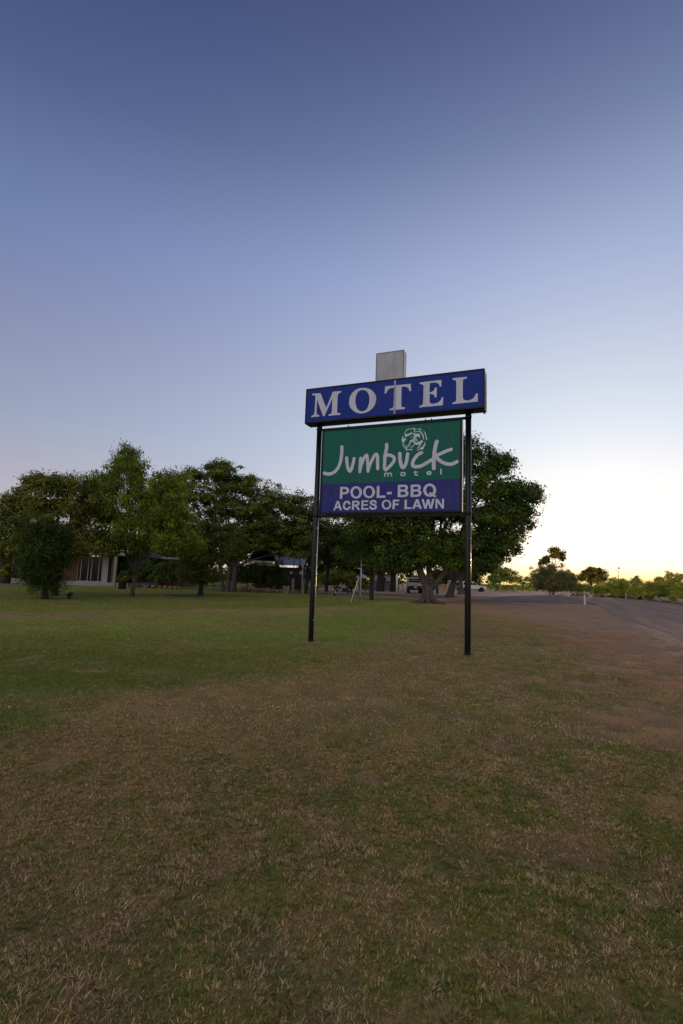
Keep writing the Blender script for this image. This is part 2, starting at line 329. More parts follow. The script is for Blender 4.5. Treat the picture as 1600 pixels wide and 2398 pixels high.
def ragged(pts, step=.5, amp=.12, seed=0):      # densify an outline and give it a worn, uneven edge
    o = []; P = [np.array(p, float) for p in pts]
    for a, b in zip(P, P[1:]+P[:1]):
        n = max(1, int(np.linalg.norm(b-a)/step)); n = min(n, 120)
        for k in range(n): o.append(a+(b-a)*k/n)
    o = np.array(o); o = o+amp*2*np.stack([fbm(o[:, 0], o[:, 1], 1.3, seed)-.5, fbm(o[:, 0], o[:, 1], 1.3, seed+7)-.5], 1)
    return o
def sheet(name, pts, z, m, **k):
    P = ragged(pts, **k); bmv = [(p[0], p[1], z) for p in P]
    from mathutils.geometry import tessellate_polygon
    tri = tessellate_polygon([[Vector(q) for q in bmv]])
    mb = MB(); mb.add(bmv, tri); o = mb.build(name, m)
    for p in o.data.polygons:
        if p.normal.z < 0: p.flip()
    return tag(o, kind='structure')
asph = mat('worn_asphalt', (.25, .175, .135), .95, col2=(.30, .21, .16), nscale=.5, bump=.5, bscale=30, spec=.08)
asph2 = mat('side_street_asphalt', (.15, .12, .11), .95, col2=(.20, .155, .135), nscale=.6, bump=.5, bscale=30, spec=.08)
gravelm = mat('pinkish_gravel', (.46, .30, .20), .95, col2=(.38, .235, .155), nscale=.35, bump=.8, bscale=20)
# road: comes in from the right beside the verge, runs away and swings left as the side street
near_edge = [(2.5, -14), (6.0, 3), (8.6, 10.5), (10.5, 15.9), (11.1, 17.1), (12.3, 20.2), (12.9, 22.4), (14.4, 26.2), (15.6, 29.5), (20.0, 39.5), (22.2, 44.0)]
far_edge = [(36.5, 82), (38.5, 80.5), (40.3, 73), (37.2, 56), (31, 38), (22, 12), (14, -14)]
gravel_park = [(7.0, 56), (12, 57), (20, 60), (30, 70), (36.5, 82), (60, 150), (90, 220), (30, 220), (5, 160), (-2, 110), (-3, 62)]
street = [(-6, 49.5), (2, 50), (9, 47.5), (12.5, 43.2), (17.2, 45.9), (22.2, 45.2), (26, 48), (38.5, 80.5), (36.5, 83), (29.8, 78.5), (18.5, 63.2), (9, 59), (2, 58), (-6, 56)]
sheet('gravel_yard', gravel_park, .004, gravelm, amp=.5, step=2)
sheet('side_street', street, .007, asph2, amp=.3, step=1, seed=4)
def tracks(m):                      # long worn streaks along the road and scattered pale grit
    t = m.node_tree; b = t.nodes['Principled BSDF']; src = b.inputs['Base Color'].links[0].from_socket; c = t.nodes.new('ShaderNodeTexCoord')
    mp = t.nodes.new('ShaderNodeMapping'); mp.inputs['Rotation'].default_value = (0, 0, radians(-67)); t.links.new(c.outputs['Object'], mp.inputs[0])
    m2 = t.nodes.new('ShaderNodeMapping'); m2.inputs['Scale'].default_value = (.05, 1.1, 1); t.links.new(mp.outputs[0], m2.inputs[0])
    n = t.nodes.new('ShaderNodeTexNoise'); n.inputs['Scale'].default_value = 1.0; n.inputs['Detail'].default_value = 5; t.links.new(m2.outputs[0], n.inputs[0])
    g_ = t.nodes.new('ShaderNodeTexNoise'); g_.inputs['Scale'].default_value = 26; g_.inputs['Detail'].default_value = 3; t.links.new(c.outputs['Object'], g_.inputs[0])
    a = t.nodes.new('ShaderNodeMath'); a.operation = 'ADD'; t.links.new(n.outputs[0], a.inputs[0]); t.links.new(g_.outputs[0], a.inputs[1])
    r = t.nodes.new('ShaderNodeMapRange'); r.inputs[1].default_value = .75; r.inputs[2].default_value = 1.25; r.inputs[3].default_value = .72; r.inputs[4].default_value = 1.3; t.links.new(a.outputs[0], r.inputs[0])
    v = t.nodes.new('ShaderNodeVectorMath'); v.operation = 'SCALE'; t.links.new(src, v.inputs[0]); t.links.new(r.outputs[0], v.inputs['Scale']); t.links.new(v.outputs[0], b.inputs['Base Color'])
tracks(asph); tracks(asph2)
sheet('road', near_edge+far_edge, .010, asph, amp=.32, step=.3, seed=9)

# ------------------------------------------------------------------ grass blades
PAL = np.array([[.51, .34, .13], [.60, .43, .22], [.28, .24, .07], [.18, .205, .040], [.30, .19, .08], [.28, .27, .06]])
def blades(n, y0, y1, h, wd, seed):
    r = np.random.default_rng(seed)
    ya, yb = (y0*.78 if y0 > 2 else y0), y1*1.12; y = np.sqrt(r.random(n)*(yb**2-ya**2)+ya**2); x = (r.random(n)*2-1)*(y*.72+.7)
    # gather blades into small tufts
    tx = np.round(x/.045); ty = np.round(y/.045); jx = _perm[tx.astype(int) & 255, ty.astype(int) & 255]-.5; jy = _perm[(ty.astype(int)+91) & 255, tx.astype(int) & 255]-.5; tx = (tx+jx*.9)*.045; ty = (ty+jy*.9)*.045; a = .85*sstep(11, 6, y)*(r.random(n) < .55)
    x = x*(1-a)+tx*a+r.normal(0, .006, n); y = y*(1-a)+ty*a+r.normal(0, .006, n)
    g, d, tn, far = lawn_masks(x, y)
    patch = sstep(.47, .60, fbm(x*.7, y, .55, 83)); dens = (.45+.9*fbm(x, y, .16, 80))*(1-d*(.96-.62*patch))*(1-.25*sstep(-.008, -.025, relief(x, y)))
    dens = dens*(sstep(y0*.78, y0*1.12, y) if y0 > 2 else 1)*sstep(y1*1.12, y1*.88, y)
    rough = sstep(.5, .75, fbm(x, y, .22, 90)+.12*sstep(0, 2, x))   # longer dry tufts here and there
    keep = (r.random(n) < dens) & (x < np.interp(y, [0, 3, 10.5, 16, 30, 44], [5, 5.9, 8.4, 10.2, 15.3, 21]))
    x, y, g, d, rough = x[keep], y[keep], g[keep], d[keep], rough[keep]; n = len(x)
    tuft = _perm[np.round(x/.05).astype(int) & 255, np.round(y/.05).astype(int) & 255]; q = np.where(r.random(n) < .6, tuft, r.random(n)); local = fbm(x, y, .10, 95)
    pg = np.clip(g*1.05+.08-.15*rough+(local-.5)*.9, .04, .96)
    kind = np.where(q < pg*.62, 3, np.where(q < pg*.9, 5, np.where(q < pg, 2, 0)))
    q2 = r.random(n); dry = kind == 0
    kind = np.where(dry & (q2 < .20+.4*rough), 1, np.where(dry & (q2 > .72), 4, np.where(dry & (q2 > .62), 2, kind)))
    col = PAL[kind]; mean = (PAL[0]*(1-g[:, None])+PAL[5]*g[:, None])*.8; fw = sstep(10, 24, y)[:, None]*.75; col = (col*(1-fw)+mean*fw)*(.5+1.0*r.random((n, 1)))*(.85+.3*fbm(x, y, 2.5, 99)[:, None])
    col = col*(1+.55*g*sstep(8, 14, y))[:, None]
    H = h*(.4+.9*r.random(n))*(.65+.7*fbm(x, y, .10, 97))*1.1*(1+.35*rough)*(1-.3*d); az = np.arctan2(y-ty[keep], x-tx[keep]+1e-5)+r.normal(0, 1.0, n); ln = (.3+1.3*r.random(n))*H
    W = wd*(.6+.8*r.random(n)); fa = az+r.normal(0, .5, n)+pi/2
    dx, dy = np.cos(az), np.sin(az); wx, wy = np.cos(fa)*W/2, np.sin(fa)*W/2; z0 = relief(x, y)-.004
    P = np.empty((n, 5, 3))
    P[:, 0] = np.stack([x-wx, y-wy, z0], 1); P[:, 1] = np.stack([x+wx, y+wy, z0], 1)
    mx, my, mz = x+dx*ln*.45, y+dy*ln*.45, H*.58
    mz = mz+z0; P[:, 2] = np.stack([mx+wx*.8, my+wy*.8, mz], 1); P[:, 3] = np.stack([mx-wx*.8, my-wy*.8, mz], 1)
    P[:, 4] = np.stack([x+dx*ln, y+dy*ln, z0+H*(.75+.25*r.random(n))], 1)
    b = np.arange(n)[:, None]*5; F = np.concatenate([b+[0, 1, 2], b+[0, 2, 3], b+[3, 2, 4]], 0)
    return P.reshape(-1, 3), F, np.repeat(col, 5, 0)
parts = [blades(760000, 1.7, 5, .0155, .0036, 1), blades(520000, 5, 11, .018, .0056, 2), blades(230000, 11, 22, .022, .010, 3), blades(120000, 22, 46, .026, .022, 4)]
o = 0; VV = []; FF = []; CC = []
for v_, f_, c_ in parts: VV.append(v_); FF.append(f_+o); CC.append(c_); o += len(v_)
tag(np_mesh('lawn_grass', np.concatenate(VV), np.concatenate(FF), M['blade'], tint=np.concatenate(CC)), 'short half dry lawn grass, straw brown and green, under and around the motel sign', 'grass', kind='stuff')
del VV, FF, CC, parts
# sign lettering outlines, in metres on the sign's own plane (along, up[, stroke radius])
MOTEL=[[[(0.177,6.088),(0.407,6.076),(0.578,5.679),(0.74,6.078),(0.972,6.072),(0.964,6.035),(0.919,6.024),(0.89,6.005),(0.878,5.963),(0.874,5.838),(0.874,5.563),(0.882,5.528),(0.909,5.513),(0.974,5.504),(0.962,5.466),(0.646,5.472),(0.645,5.499),(0.697,5.511),(0.725,5.533),(0.733,5.589),(0.734,5.902),(0.54,5.475),(0.5,5.472),(0.32,5.913),(0.318,5.602),(0.326,5.551),(0.351,5.521),(0.401,5.509),(0.394,5.472),(0.171,5.476),(0.177,5.507),(0.223,5.52),(0.253,5.558),(0.264,5.607),(0.268,6.014),(0.254,6.041),(0.181,6.046)]],[[(1.55,6.087),(1.598,6.078),(1.645,6.065),(1.689,6.047),(1.731,6.022),(1.77,5.991),(1.803,5.957),(1.831,5.917),(1.853,5.874),(1.868,5.834),(1.876,5.805),(1.877,5.779),(1.873,5.749),(1.866,5.708),(1.854,5.661),(1.838,5.619),(1.815,5.584),(1.786,5.552),(1.754,5.524),(1.717,5.499),(1.675,5.478),(1.632,5.463),(1.587,5.454),(1.541,5.452),(1.495,5.454),(1.451,5.461),(1.409,5.473),(1.368,5.49),(1.328,5.515),(1.29,5.545),(1.257,5.577),(1.232,5.61),(1.212,5.645),(1.196,5.681),(1.186,5.718),(1.18,5.755),(1.18,5.795),(1.185,5.837),(1.195,5.88),(1.211,5.922),(1.233,5.959),(1.261,5.994),(1.293,6.025),(1.329,6.049),(1.369,6.069),(1.412,6.082),(1.457,6.089),(1.503,6.09)],[(1.527,6.036),(1.56,6.029),(1.593,6.014),(1.622,5.995),(1.646,5.97),(1.665,5.941),(1.681,5.909),(1.693,5.876),(1.701,5.841),(1.705,5.803),(1.705,5.76),(1.702,5.714),(1.694,5.669),(1.683,5.627),(1.667,5.586),(1.648,5.552),(1.624,5.529),(1.596,5.514),(1.568,5.505),(1.544,5.5),(1.519,5.501),(1.493,5.508),(1.463,5.524),(1.431,5.546),(1.403,5.575),(1.382,5.614),(1.366,5.659),(1.355,5.703),(1.347,5.741),(1.344,5.778),(1.345,5.815),(1.348,5.854),(1.355,5.894),(1.366,5.93),(1.382,5.963),(1.402,5.994),(1.427,6.016),(1.457,6.03),(1.492,6.037)]],[[(2.092,6.064),(2.715,6.055),(2.728,5.88),(2.687,5.881),(2.665,5.945),(2.622,5.986),(2.569,6.005),(2.496,6.004),(2.497,5.54),(2.517,5.511),(2.588,5.502),(2.582,5.458),(2.214,5.463),(2.216,5.498),(2.274,5.503),(2.305,5.537),(2.314,6.007),(2.231,6.006),(2.167,5.978),(2.136,5.928),(2.121,5.884),(2.081,5.887)]],[[(2.923,6.065),(3.43,6.069),(3.432,5.911),(3.392,5.916),(3.372,5.975),(3.327,6.006),(3.266,6.024),(3.164,6.023),(3.158,5.807),(3.209,5.806),(3.258,5.837),(3.283,5.902),(3.326,5.899),(3.32,5.657),(3.289,5.661),(3.265,5.723),(3.219,5.754),(3.161,5.762),(3.161,5.579),(3.177,5.541),(3.222,5.523),(3.292,5.522),(3.371,5.547),(3.42,5.599),(3.439,5.653),(3.474,5.652),(3.466,5.464),(2.925,5.465),(2.93,5.503),(2.98,5.508),(3.01,5.542),(3.019,5.968),(2.993,6.008),(2.927,6.029)]],[[(3.678,6.077),(3.999,6.074),(3.996,6.034),(3.951,6.03),(3.922,6.015),(3.91,5.98),(3.909,5.614),(3.921,5.559),(3.96,5.531),(4.017,5.522),(4.08,5.529),(4.137,5.56),(4.177,5.61),(4.199,5.663),(4.238,5.66),(4.236,5.474),(3.682,5.468),(3.682,5.505),(3.722,5.512),(3.755,5.529),(3.765,5.561),(3.766,5.969),(3.752,6.012),(3.719,6.029),(3.678,6.041)]]]
POOL=[[[(0.97,3.702),(1.104,3.7),(1.164,3.68),(1.193,3.651),(1.206,3.613),(1.198,3.567),(1.16,3.531),(1.101,3.519),(1.031,3.521),(1.032,3.41),(0.966,3.412)],[(1.029,3.65),(1.096,3.649),(1.128,3.637),(1.142,3.609),(1.13,3.581),(1.099,3.569),(1.031,3.571)]],[[(1.533,3.55),(1.531,3.517),(1.521,3.485),(1.504,3.457),(1.482,3.434),(1.454,3.417),(1.424,3.407),(1.391,3.404),(1.358,3.409),(1.326,3.421),(1.297,3.439),(1.273,3.464),(1.254,3.493),(1.242,3.525),(1.237,3.559),(1.24,3.593),(1.25,3.624),(1.266,3.653),(1.289,3.676),(1.317,3.693),(1.348,3.703),(1.381,3.706),(1.414,3.701),(1.446,3.688),(1.474,3.669),(1.498,3.645),(1.517,3.616),(1.528,3.584)],[(1.467,3.552),(1.465,3.53),(1.46,3.509),(1.451,3.49),(1.438,3.475),(1.423,3.464),(1.406,3.457),(1.387,3.455),(1.369,3.458),(1.351,3.466),(1.335,3.478),(1.321,3.494),(1.311,3.513),(1.304,3.535),(1.301,3.557),(1.302,3.579),(1.308,3.6),(1.317,3.619),(1.33,3.635),(1.345,3.646),(1.362,3.653),(1.381,3.655),(1.399,3.652),(1.417,3.644),(1.433,3.631),(1.447,3.615),(1.457,3.596),(1.464,3.574)]],[[(1.861,3.551),(1.858,3.518),(1.848,3.487),(1.831,3.459),(1.808,3.436),(1.78,3.419),(1.749,3.409),(1.716,3.406),(1.682,3.411),(1.65,3.423),(1.621,3.441),(1.597,3.466),(1.578,3.495),(1.566,3.527),(1.561,3.56),(1.564,3.593),(1.574,3.625),(1.591,3.653),(1.614,3.676),(1.642,3.693),(1.674,3.703),(1.707,3.705),(1.74,3.7),(1.772,3.688),(1.801,3.669),(1.825,3.645),(1.844,3.616),(1.856,3.584)],[(1.791,3.553),(1.79,3.53),(1.785,3.509),(1.775,3.49),(1.763,3.474),(1.748,3.462),(1.731,3.455),(1.712,3.453),(1.694,3.456),(1.677,3.464),(1.661,3.477),(1.647,3.493),(1.637,3.513),(1.63,3.535),(1.627,3.558),(1.629,3.581),(1.634,3.603),(1.643,3.622),(1.656,3.638),(1.671,3.649),(1.688,3.656),(1.706,3.658),(1.725,3.655),(1.742,3.647),(1.758,3.634),(1.772,3.617),(1.782,3.598),(1.789,3.576)]],[[(1.902,3.691),(1.968,3.693),(1.971,3.461),(2.12,3.46),(2.12,3.406),(1.903,3.409)]],[[(2.154,3.543),(2.27,3.543),(2.268,3.485),(2.15,3.485)]],[[(2.413,3.699),(2.585,3.7),(2.632,3.681),(2.656,3.636),(2.649,3.59),(2.623,3.569),(2.66,3.539),(2.673,3.498),(2.66,3.448),(2.616,3.419),(2.57,3.412),(2.414,3.412)],[(2.476,3.647),(2.555,3.65),(2.589,3.638),(2.595,3.613),(2.582,3.593),(2.546,3.586),(2.477,3.586)],[(2.478,3.535),(2.557,3.537),(2.596,3.523),(2.605,3.495),(2.591,3.468),(2.548,3.459),(2.48,3.459)]],[[(2.72,3.693),(2.888,3.694),(2.934,3.675),(2.957,3.631),(2.95,3.585),(2.925,3.564),(2.961,3.535),(2.974,3.494),(2.96,3.444),(2.917,3.415),(2.872,3.409),(2.72,3.409)],[(2.781,3.642),(2.858,3.644),(2.892,3.633),(2.897,3.607),(2.884,3.588),(2.849,3.581),(2.782,3.581)],[(2.783,3.53),(2.86,3.533),(2.899,3.519),(2.907,3.491),(2.893,3.464),(2.851,3.456),(2.784,3.455)]],[[(3.308,3.547),(3.305,3.513),(3.294,3.481),(3.277,3.453),(3.254,3.43),(3.226,3.413),(3.195,3.403),(3.162,3.4),(3.129,3.404),(3.097,3.416),(3.068,3.435),(3.044,3.46),(3.026,3.49),(3.014,3.522),(3.01,3.556),(3.013,3.59),(3.024,3.622),(3.041,3.65),(3.065,3.674),(3.093,3.691),(3.125,3.701),(3.158,3.704),(3.191,3.699),(3.223,3.686),(3.251,3.667),(3.275,3.642),(3.293,3.613),(3.304,3.58)],[(3.242,3.549),(3.24,3.527),(3.235,3.507),(3.225,3.488),(3.212,3.473),(3.197,3.462),(3.179,3.455),(3.161,3.453),(3.143,3.456),(3.125,3.464),(3.109,3.476),(3.096,3.492),(3.086,3.511),(3.079,3.532),(3.077,3.554),(3.079,3.576),(3.085,3.597),(3.094,3.615),(3.107,3.63),(3.123,3.641),(3.14,3.648),(3.159,3.65),(3.177,3.646),(3.195,3.639),(3.21,3.626),(3.224,3.61),(3.234,3.591),(3.24,3.571)]],[[(3.156,3.504),(3.193,3.497),(3.245,3.456),(3.313,3.419),(3.291,3.38),(3.226,3.414),(3.146,3.472)]],[[(0.893,3.361),(0.943,3.36),(1.036,3.135),(0.981,3.135),(0.961,3.184),(0.875,3.184),(0.857,3.135),(0.807,3.134)],[(0.918,3.304),(0.943,3.229),(0.891,3.228)]],[[(1.295,3.356),(1.415,3.353),(1.464,3.338),(1.484,3.301),(1.474,3.25),(1.424,3.231),(1.454,3.196),(1.499,3.131),(1.442,3.132),(1.396,3.197),(1.366,3.223),(1.344,3.226),(1.343,3.134),(1.289,3.133)],[(1.345,3.316),(1.407,3.314),(1.431,3.293),(1.421,3.27),(1.389,3.263),(1.345,3.264)]],[[(1.531,3.357),(1.7,3.355),(1.699,3.318),(1.577,3.317),(1.577,3.266),(1.691,3.266),(1.691,3.232),(1.576,3.23),(1.575,3.171),(1.706,3.17),(1.705,3.132),(1.528,3.133)]],[[(2.266,3.242),(2.264,3.217),(2.256,3.193),(2.242,3.171),(2.225,3.154),(2.203,3.14),(2.179,3.132),(2.153,3.13),(2.127,3.133),(2.102,3.142),(2.079,3.156),(2.06,3.175),(2.046,3.197),(2.036,3.222),(2.033,3.247),(2.035,3.273),(2.043,3.297),(2.057,3.319),(2.075,3.337),(2.097,3.35),(2.121,3.358),(2.147,3.36),(2.173,3.356),(2.198,3.347),(2.22,3.333),(2.239,3.314),(2.253,3.292),(2.263,3.268)],[(2.218,3.243),(2.217,3.226),(2.212,3.21),(2.204,3.196),(2.194,3.184),(2.181,3.175),(2.167,3.169),(2.152,3.168),(2.137,3.17),(2.122,3.176),(2.109,3.185),(2.097,3.198),(2.089,3.213),(2.083,3.229),(2.081,3.246),(2.083,3.263),(2.087,3.28),(2.095,3.294),(2.106,3.306),(2.118,3.315),(2.133,3.321),(2.148,3.322),(2.163,3.32),(2.178,3.314),(2.191,3.304),(2.202,3.292),(2.211,3.277),(2.216,3.261)]],[[(2.301,3.356),(2.454,3.354),(2.453,3.313),(2.352,3.312),(2.351,3.263),(2.444,3.263),(2.441,3.225),(2.35,3.224),(2.347,3.135),(2.295,3.135)]],[[(2.581,3.351),(2.635,3.349),(2.636,3.17),(2.746,3.171),(2.744,3.133),(2.58,3.132)]],[[(2.847,3.352),(2.902,3.351),(2.986,3.132),(2.931,3.133),(2.912,3.18),(2.834,3.18),(2.818,3.132),(2.762,3.13)],[(2.873,3.286),(2.897,3.218),(2.847,3.218)]],[[(2.976,3.349),(3.026,3.347),(3.065,3.207),(3.103,3.347),(3.153,3.346),(3.184,3.204),(3.222,3.35),(3.274,3.351),(3.218,3.131),(3.165,3.13),(3.129,3.255),(3.093,3.13),(3.041,3.131)]],[[(3.298,3.348),(3.35,3.349),(3.439,3.209),(3.441,3.349),(3.486,3.347),(3.484,3.129),(3.435,3.128),(3.341,3.275),(3.339,3.13),(3.293,3.13)]]]
POOLS=[[(1.227,3.285,0.024),(1.196,3.326,0.0241),(1.152,3.334,0.0241),(1.108,3.314,0.0241),(1.083,3.259,0.0241),(1.086,3.208,0.0241),(1.113,3.17,0.0241),(1.163,3.155,0.024),(1.212,3.175,0.024),(1.235,3.203,0.024)],[(1.886,3.299,0.0227),(1.86,3.331,0.0227),(1.817,3.339,0.0227),(1.773,3.324,0.0227),(1.762,3.294,0.0227),(1.786,3.264,0.0227),(1.844,3.245,0.0227),(1.884,3.222,0.0226),(1.892,3.192,0.0226),(1.87,3.16,0.0226),(1.818,3.151,0.0226),(1.77,3.165,0.0227),(1.748,3.201,0.0227)]]
JUM=[[(0.975,4.696,0.0417),(0.979,4.592,0.0416),(0.972,4.461,0.0415),(0.952,4.331,0.0414),(0.912,4.214,0.0414),(0.847,4.119,0.0414),(0.768,4.063,0.0414),(0.682,4.037,0.0415),(0.594,4.044,0.0416),(0.532,4.063,0.0417)],[(1.113,4.418,0.0391),(1.119,4.322,0.039),(1.139,4.213,0.0389),(1.167,4.126,0.0388),(1.197,4.085,0.0387),(1.225,4.089,0.0387),(1.256,4.164,0.0387),(1.286,4.281,0.0388),(1.304,4.388,0.0389)],[(1.473,4.384,0.0397),(1.47,4.282,0.0397),(1.463,4.154,0.0396),(1.463,4.056,0.0395)],[(1.463,4.069,0.0374),(1.49,4.196,0.0374),(1.525,4.3,0.0375),(1.572,4.405,0.0375),(1.62,4.453,0.0375),(1.644,4.401,0.0374),(1.653,4.272,0.0373),(1.664,4.165,0.0372),(1.671,4.057,0.0371)],[(1.67,4.08,0.0392),(1.71,4.206,0.0393),(1.762,4.32,0.0393),(1.819,4.423,0.0394),(1.867,4.46,0.0393),(1.901,4.397,0.0392),(1.905,4.259,0.0391),(1.909,4.174,0.039),(1.914,4.109,0.039)],[(2.116,4.682,0.0399),(2.121,4.622,0.0398),(2.109,4.539,0.0398),(2.092,4.457,0.0397),(2.081,4.347,0.0396),(2.08,4.255,0.0396),(2.076,4.173,0.0395),(2.077,4.118,0.0394),(2.111,4.07,0.0394)],[(2.073,4.403,0.0388),(2.093,4.413,0.0388),(2.168,4.423,0.0387),(2.243,4.405,0.0386),(2.299,4.362,0.0385),(2.317,4.316,0.0384),(2.293,4.253,0.0384),(2.229,4.174,0.0384),(2.166,4.113,0.0384),(2.111,4.072,0.0384)],[(2.443,4.445,0.0411),(2.447,4.363,0.041),(2.458,4.271,0.0409),(2.478,4.18,0.0408),(2.509,4.119,0.0407),(2.53,4.109,0.0407),(2.552,4.117,0.0407),(2.579,4.156,0.0407),(2.609,4.254,0.0407),(2.625,4.353,0.0408),(2.633,4.42,0.0408)],[(2.959,4.431,0.0404),(2.893,4.403,0.0405),(2.825,4.338,0.0405),(2.769,4.248,0.0405),(2.752,4.18,0.0405),(2.777,4.127,0.0404),(2.84,4.108,0.0403),(2.955,4.123,0.0402),(3.079,4.186,0.0401),(3.202,4.253,0.04)],[(3.309,4.67,0.0448),(3.288,4.597,0.0447),(3.261,4.45,0.0446),(3.252,4.313,0.0445),(3.245,4.177,0.0444),(3.249,4.052,0.0443)],[(3.632,4.466,0.0396),(3.534,4.438,0.0397),(3.424,4.394,0.0398),(3.302,4.347,0.0399)],[(3.257,4.313,0.0399),(3.313,4.287,0.0398),(3.392,4.214,0.0397),(3.481,4.159,0.0395),(3.591,4.13,0.0394),(3.679,4.137,0.0392),(3.765,4.177,0.0392)]]
SMALL=[[(2.093,3.914,0.0146),(2.092,3.985,0.0146)],[(2.092,3.975,0.0137),(2.122,3.988,0.0137),(2.15,3.986,0.0137),(2.169,3.969,0.0137),(2.171,3.911,0.0137)],[(2.169,3.969,0.0137),(2.206,3.988,0.0137),(2.234,3.984,0.0137),(2.253,3.965,0.0136),(2.254,3.911,0.0136)],[(2.48,3.953,0.0135),(2.489,3.982,0.0135),(2.528,3.986,0.0135),(2.569,3.978,0.0135),(2.578,3.949,0.0135),(2.57,3.918,0.0135),(2.529,3.915,0.0135),(2.49,3.921,0.0135),(2.48,3.953,0.0135)],[(2.818,4.003,0.0134),(2.817,3.938,0.0134),(2.831,3.913,0.0134),(2.862,3.91,0.0134),(2.876,3.927,0.0134)],[(2.788,3.98,0.0116),(2.879,3.983,0.0116)],[(3.093,3.949,0.0114),(3.181,3.948,0.0113),(3.178,3.973,0.0114),(3.138,3.984,0.0114),(3.1,3.973,0.0114),(3.09,3.945,0.0114),(3.107,3.92,0.0114),(3.144,3.911,0.0114),(3.184,3.919,0.0113)],[(3.411,4.023,0.0158),(3.412,3.914,0.0158)]]
RAMS=[[(2.548,4.919,0.0078),(2.568,4.954,0.0074),(2.595,4.989,0.0092),(2.631,5.009,0.0101),(2.672,5.015,0.0092),(2.708,5.016,0.0069),(2.736,5.021,0.011),(2.781,5.016,0.0124),(2.826,5.003,0.0091)],[(2.867,4.997,0.0082),(2.903,4.996,0.0128),(2.93,4.985,0.0109),(2.957,4.96,0.0055)],[(3.004,4.939,0.0045),(3.025,4.905,0.0072),(3.046,4.863,0.0136),(3.051,4.831,0.0099),(3.067,4.794,0.0108),(3.071,4.757,0.0126),(3.067,4.728,0.0126)],[(2.827,4.945,0.0064),(2.863,4.947,0.01),(2.908,4.937,0.0118),(2.949,4.902,0.0127),(2.977,4.864,0.0145),(2.991,4.817,0.0136),(3.002,4.771,0.0127),(3.006,4.739,0.0063)],[(2.71,4.911,0.0064),(2.747,4.895,0.0082),(2.783,4.883,0.0137)],[(2.697,4.815,0.0078),(2.723,4.822,0.011)],[(2.518,4.696,0.0092),(2.514,4.651,0.0092),(2.529,4.613,0.0091),(2.562,4.581,0.01),(2.603,4.577,0.01),(2.643,4.601,0.0118),(2.675,4.626,0.0109),(2.688,4.657,0.0082)],[(2.533,4.659,0.0055),(2.565,4.643,0.0064)],[(2.561,4.618,0.0055),(2.607,4.615,0.0055),(2.638,4.629,0.0059),(2.66,4.659,0.0055),(2.673,4.686,0.0055)],[(2.689,4.566,0.0045),(2.734,4.586,0.0118),(2.761,4.603,0.01),(2.787,4.632,0.01),(2.805,4.645,0.0082)],[(2.854,4.531,0.0063),(2.887,4.567,0.0117),(2.918,4.601,0.0135),(2.94,4.631,0.0108)]]
RAMP=[[[(2.541,4.919),(2.564,4.904),(2.633,4.903),(2.692,4.922),(2.721,4.951),(2.733,4.928),(2.728,4.905),(2.711,4.884),(2.657,4.86),(2.602,4.841),(2.577,4.825),(2.564,4.821),(2.561,4.854),(2.553,4.886)]],[[(2.763,4.994),(2.781,4.997),(2.809,4.967),(2.8,4.941),(2.797,4.891),(2.779,4.888),(2.778,4.947)]],[[(2.779,4.888),(2.819,4.885),(2.837,4.901),(2.846,4.887),(2.86,4.895),(2.873,4.885),(2.9,4.901),(2.9,4.874),(2.927,4.863),(2.917,4.841),(2.924,4.827),(2.915,4.805),(2.907,4.769),(2.9,4.783),(2.895,4.806),(2.874,4.821),(2.847,4.814),(2.83,4.802),(2.83,4.775),(2.844,4.746),(2.876,4.74),(2.858,4.723),(2.831,4.716),(2.808,4.726),(2.808,4.758),(2.803,4.79),(2.794,4.791),(2.792,4.741),(2.804,4.699),(2.832,4.684),(2.885,4.694),(2.925,4.709),(2.956,4.734),(2.979,4.728),(2.99,4.691),(2.984,4.673),(2.957,4.657),(2.936,4.627),(2.895,4.621),(2.851,4.621),(2.81,4.635),(2.787,4.651),(2.769,4.675),(2.757,4.707),(2.741,4.708),(2.705,4.693),(2.696,4.68),(2.692,4.657),(2.686,4.621),(2.678,4.631),(2.674,4.667),(2.669,4.704),(2.677,4.735),(2.713,4.751),(2.749,4.771),(2.769,4.793),(2.766,4.825),(2.775,4.851),(2.77,4.875)]],[[(2.517,4.861),(2.525,4.855),(2.511,4.825),(2.516,4.797),(2.553,4.804),(2.589,4.806),(2.576,4.788),(2.599,4.764),(2.572,4.757),(2.554,4.726),(2.536,4.695),(2.518,4.701),(2.49,4.721),(2.482,4.763),(2.483,4.827),(2.497,4.849)]],[[(2.575,4.578),(2.608,4.553),(2.654,4.532),(2.717,4.54),(2.749,4.522),(2.731,4.503),(2.681,4.51),(2.626,4.523),(2.608,4.512),(2.62,4.484),(2.604,4.489),(2.586,4.523),(2.567,4.547)]],[[(2.853,4.488),(2.848,4.502),(2.888,4.513),(2.919,4.533),(2.937,4.559),(2.985,4.574),(2.998,4.609),(3.024,4.635),(3.028,4.688),(3.039,4.679),(3.048,4.611),(3.038,4.589),(3.017,4.563),(3.0,4.515),(2.973,4.503),(2.924,4.511),(2.888,4.495)]]]
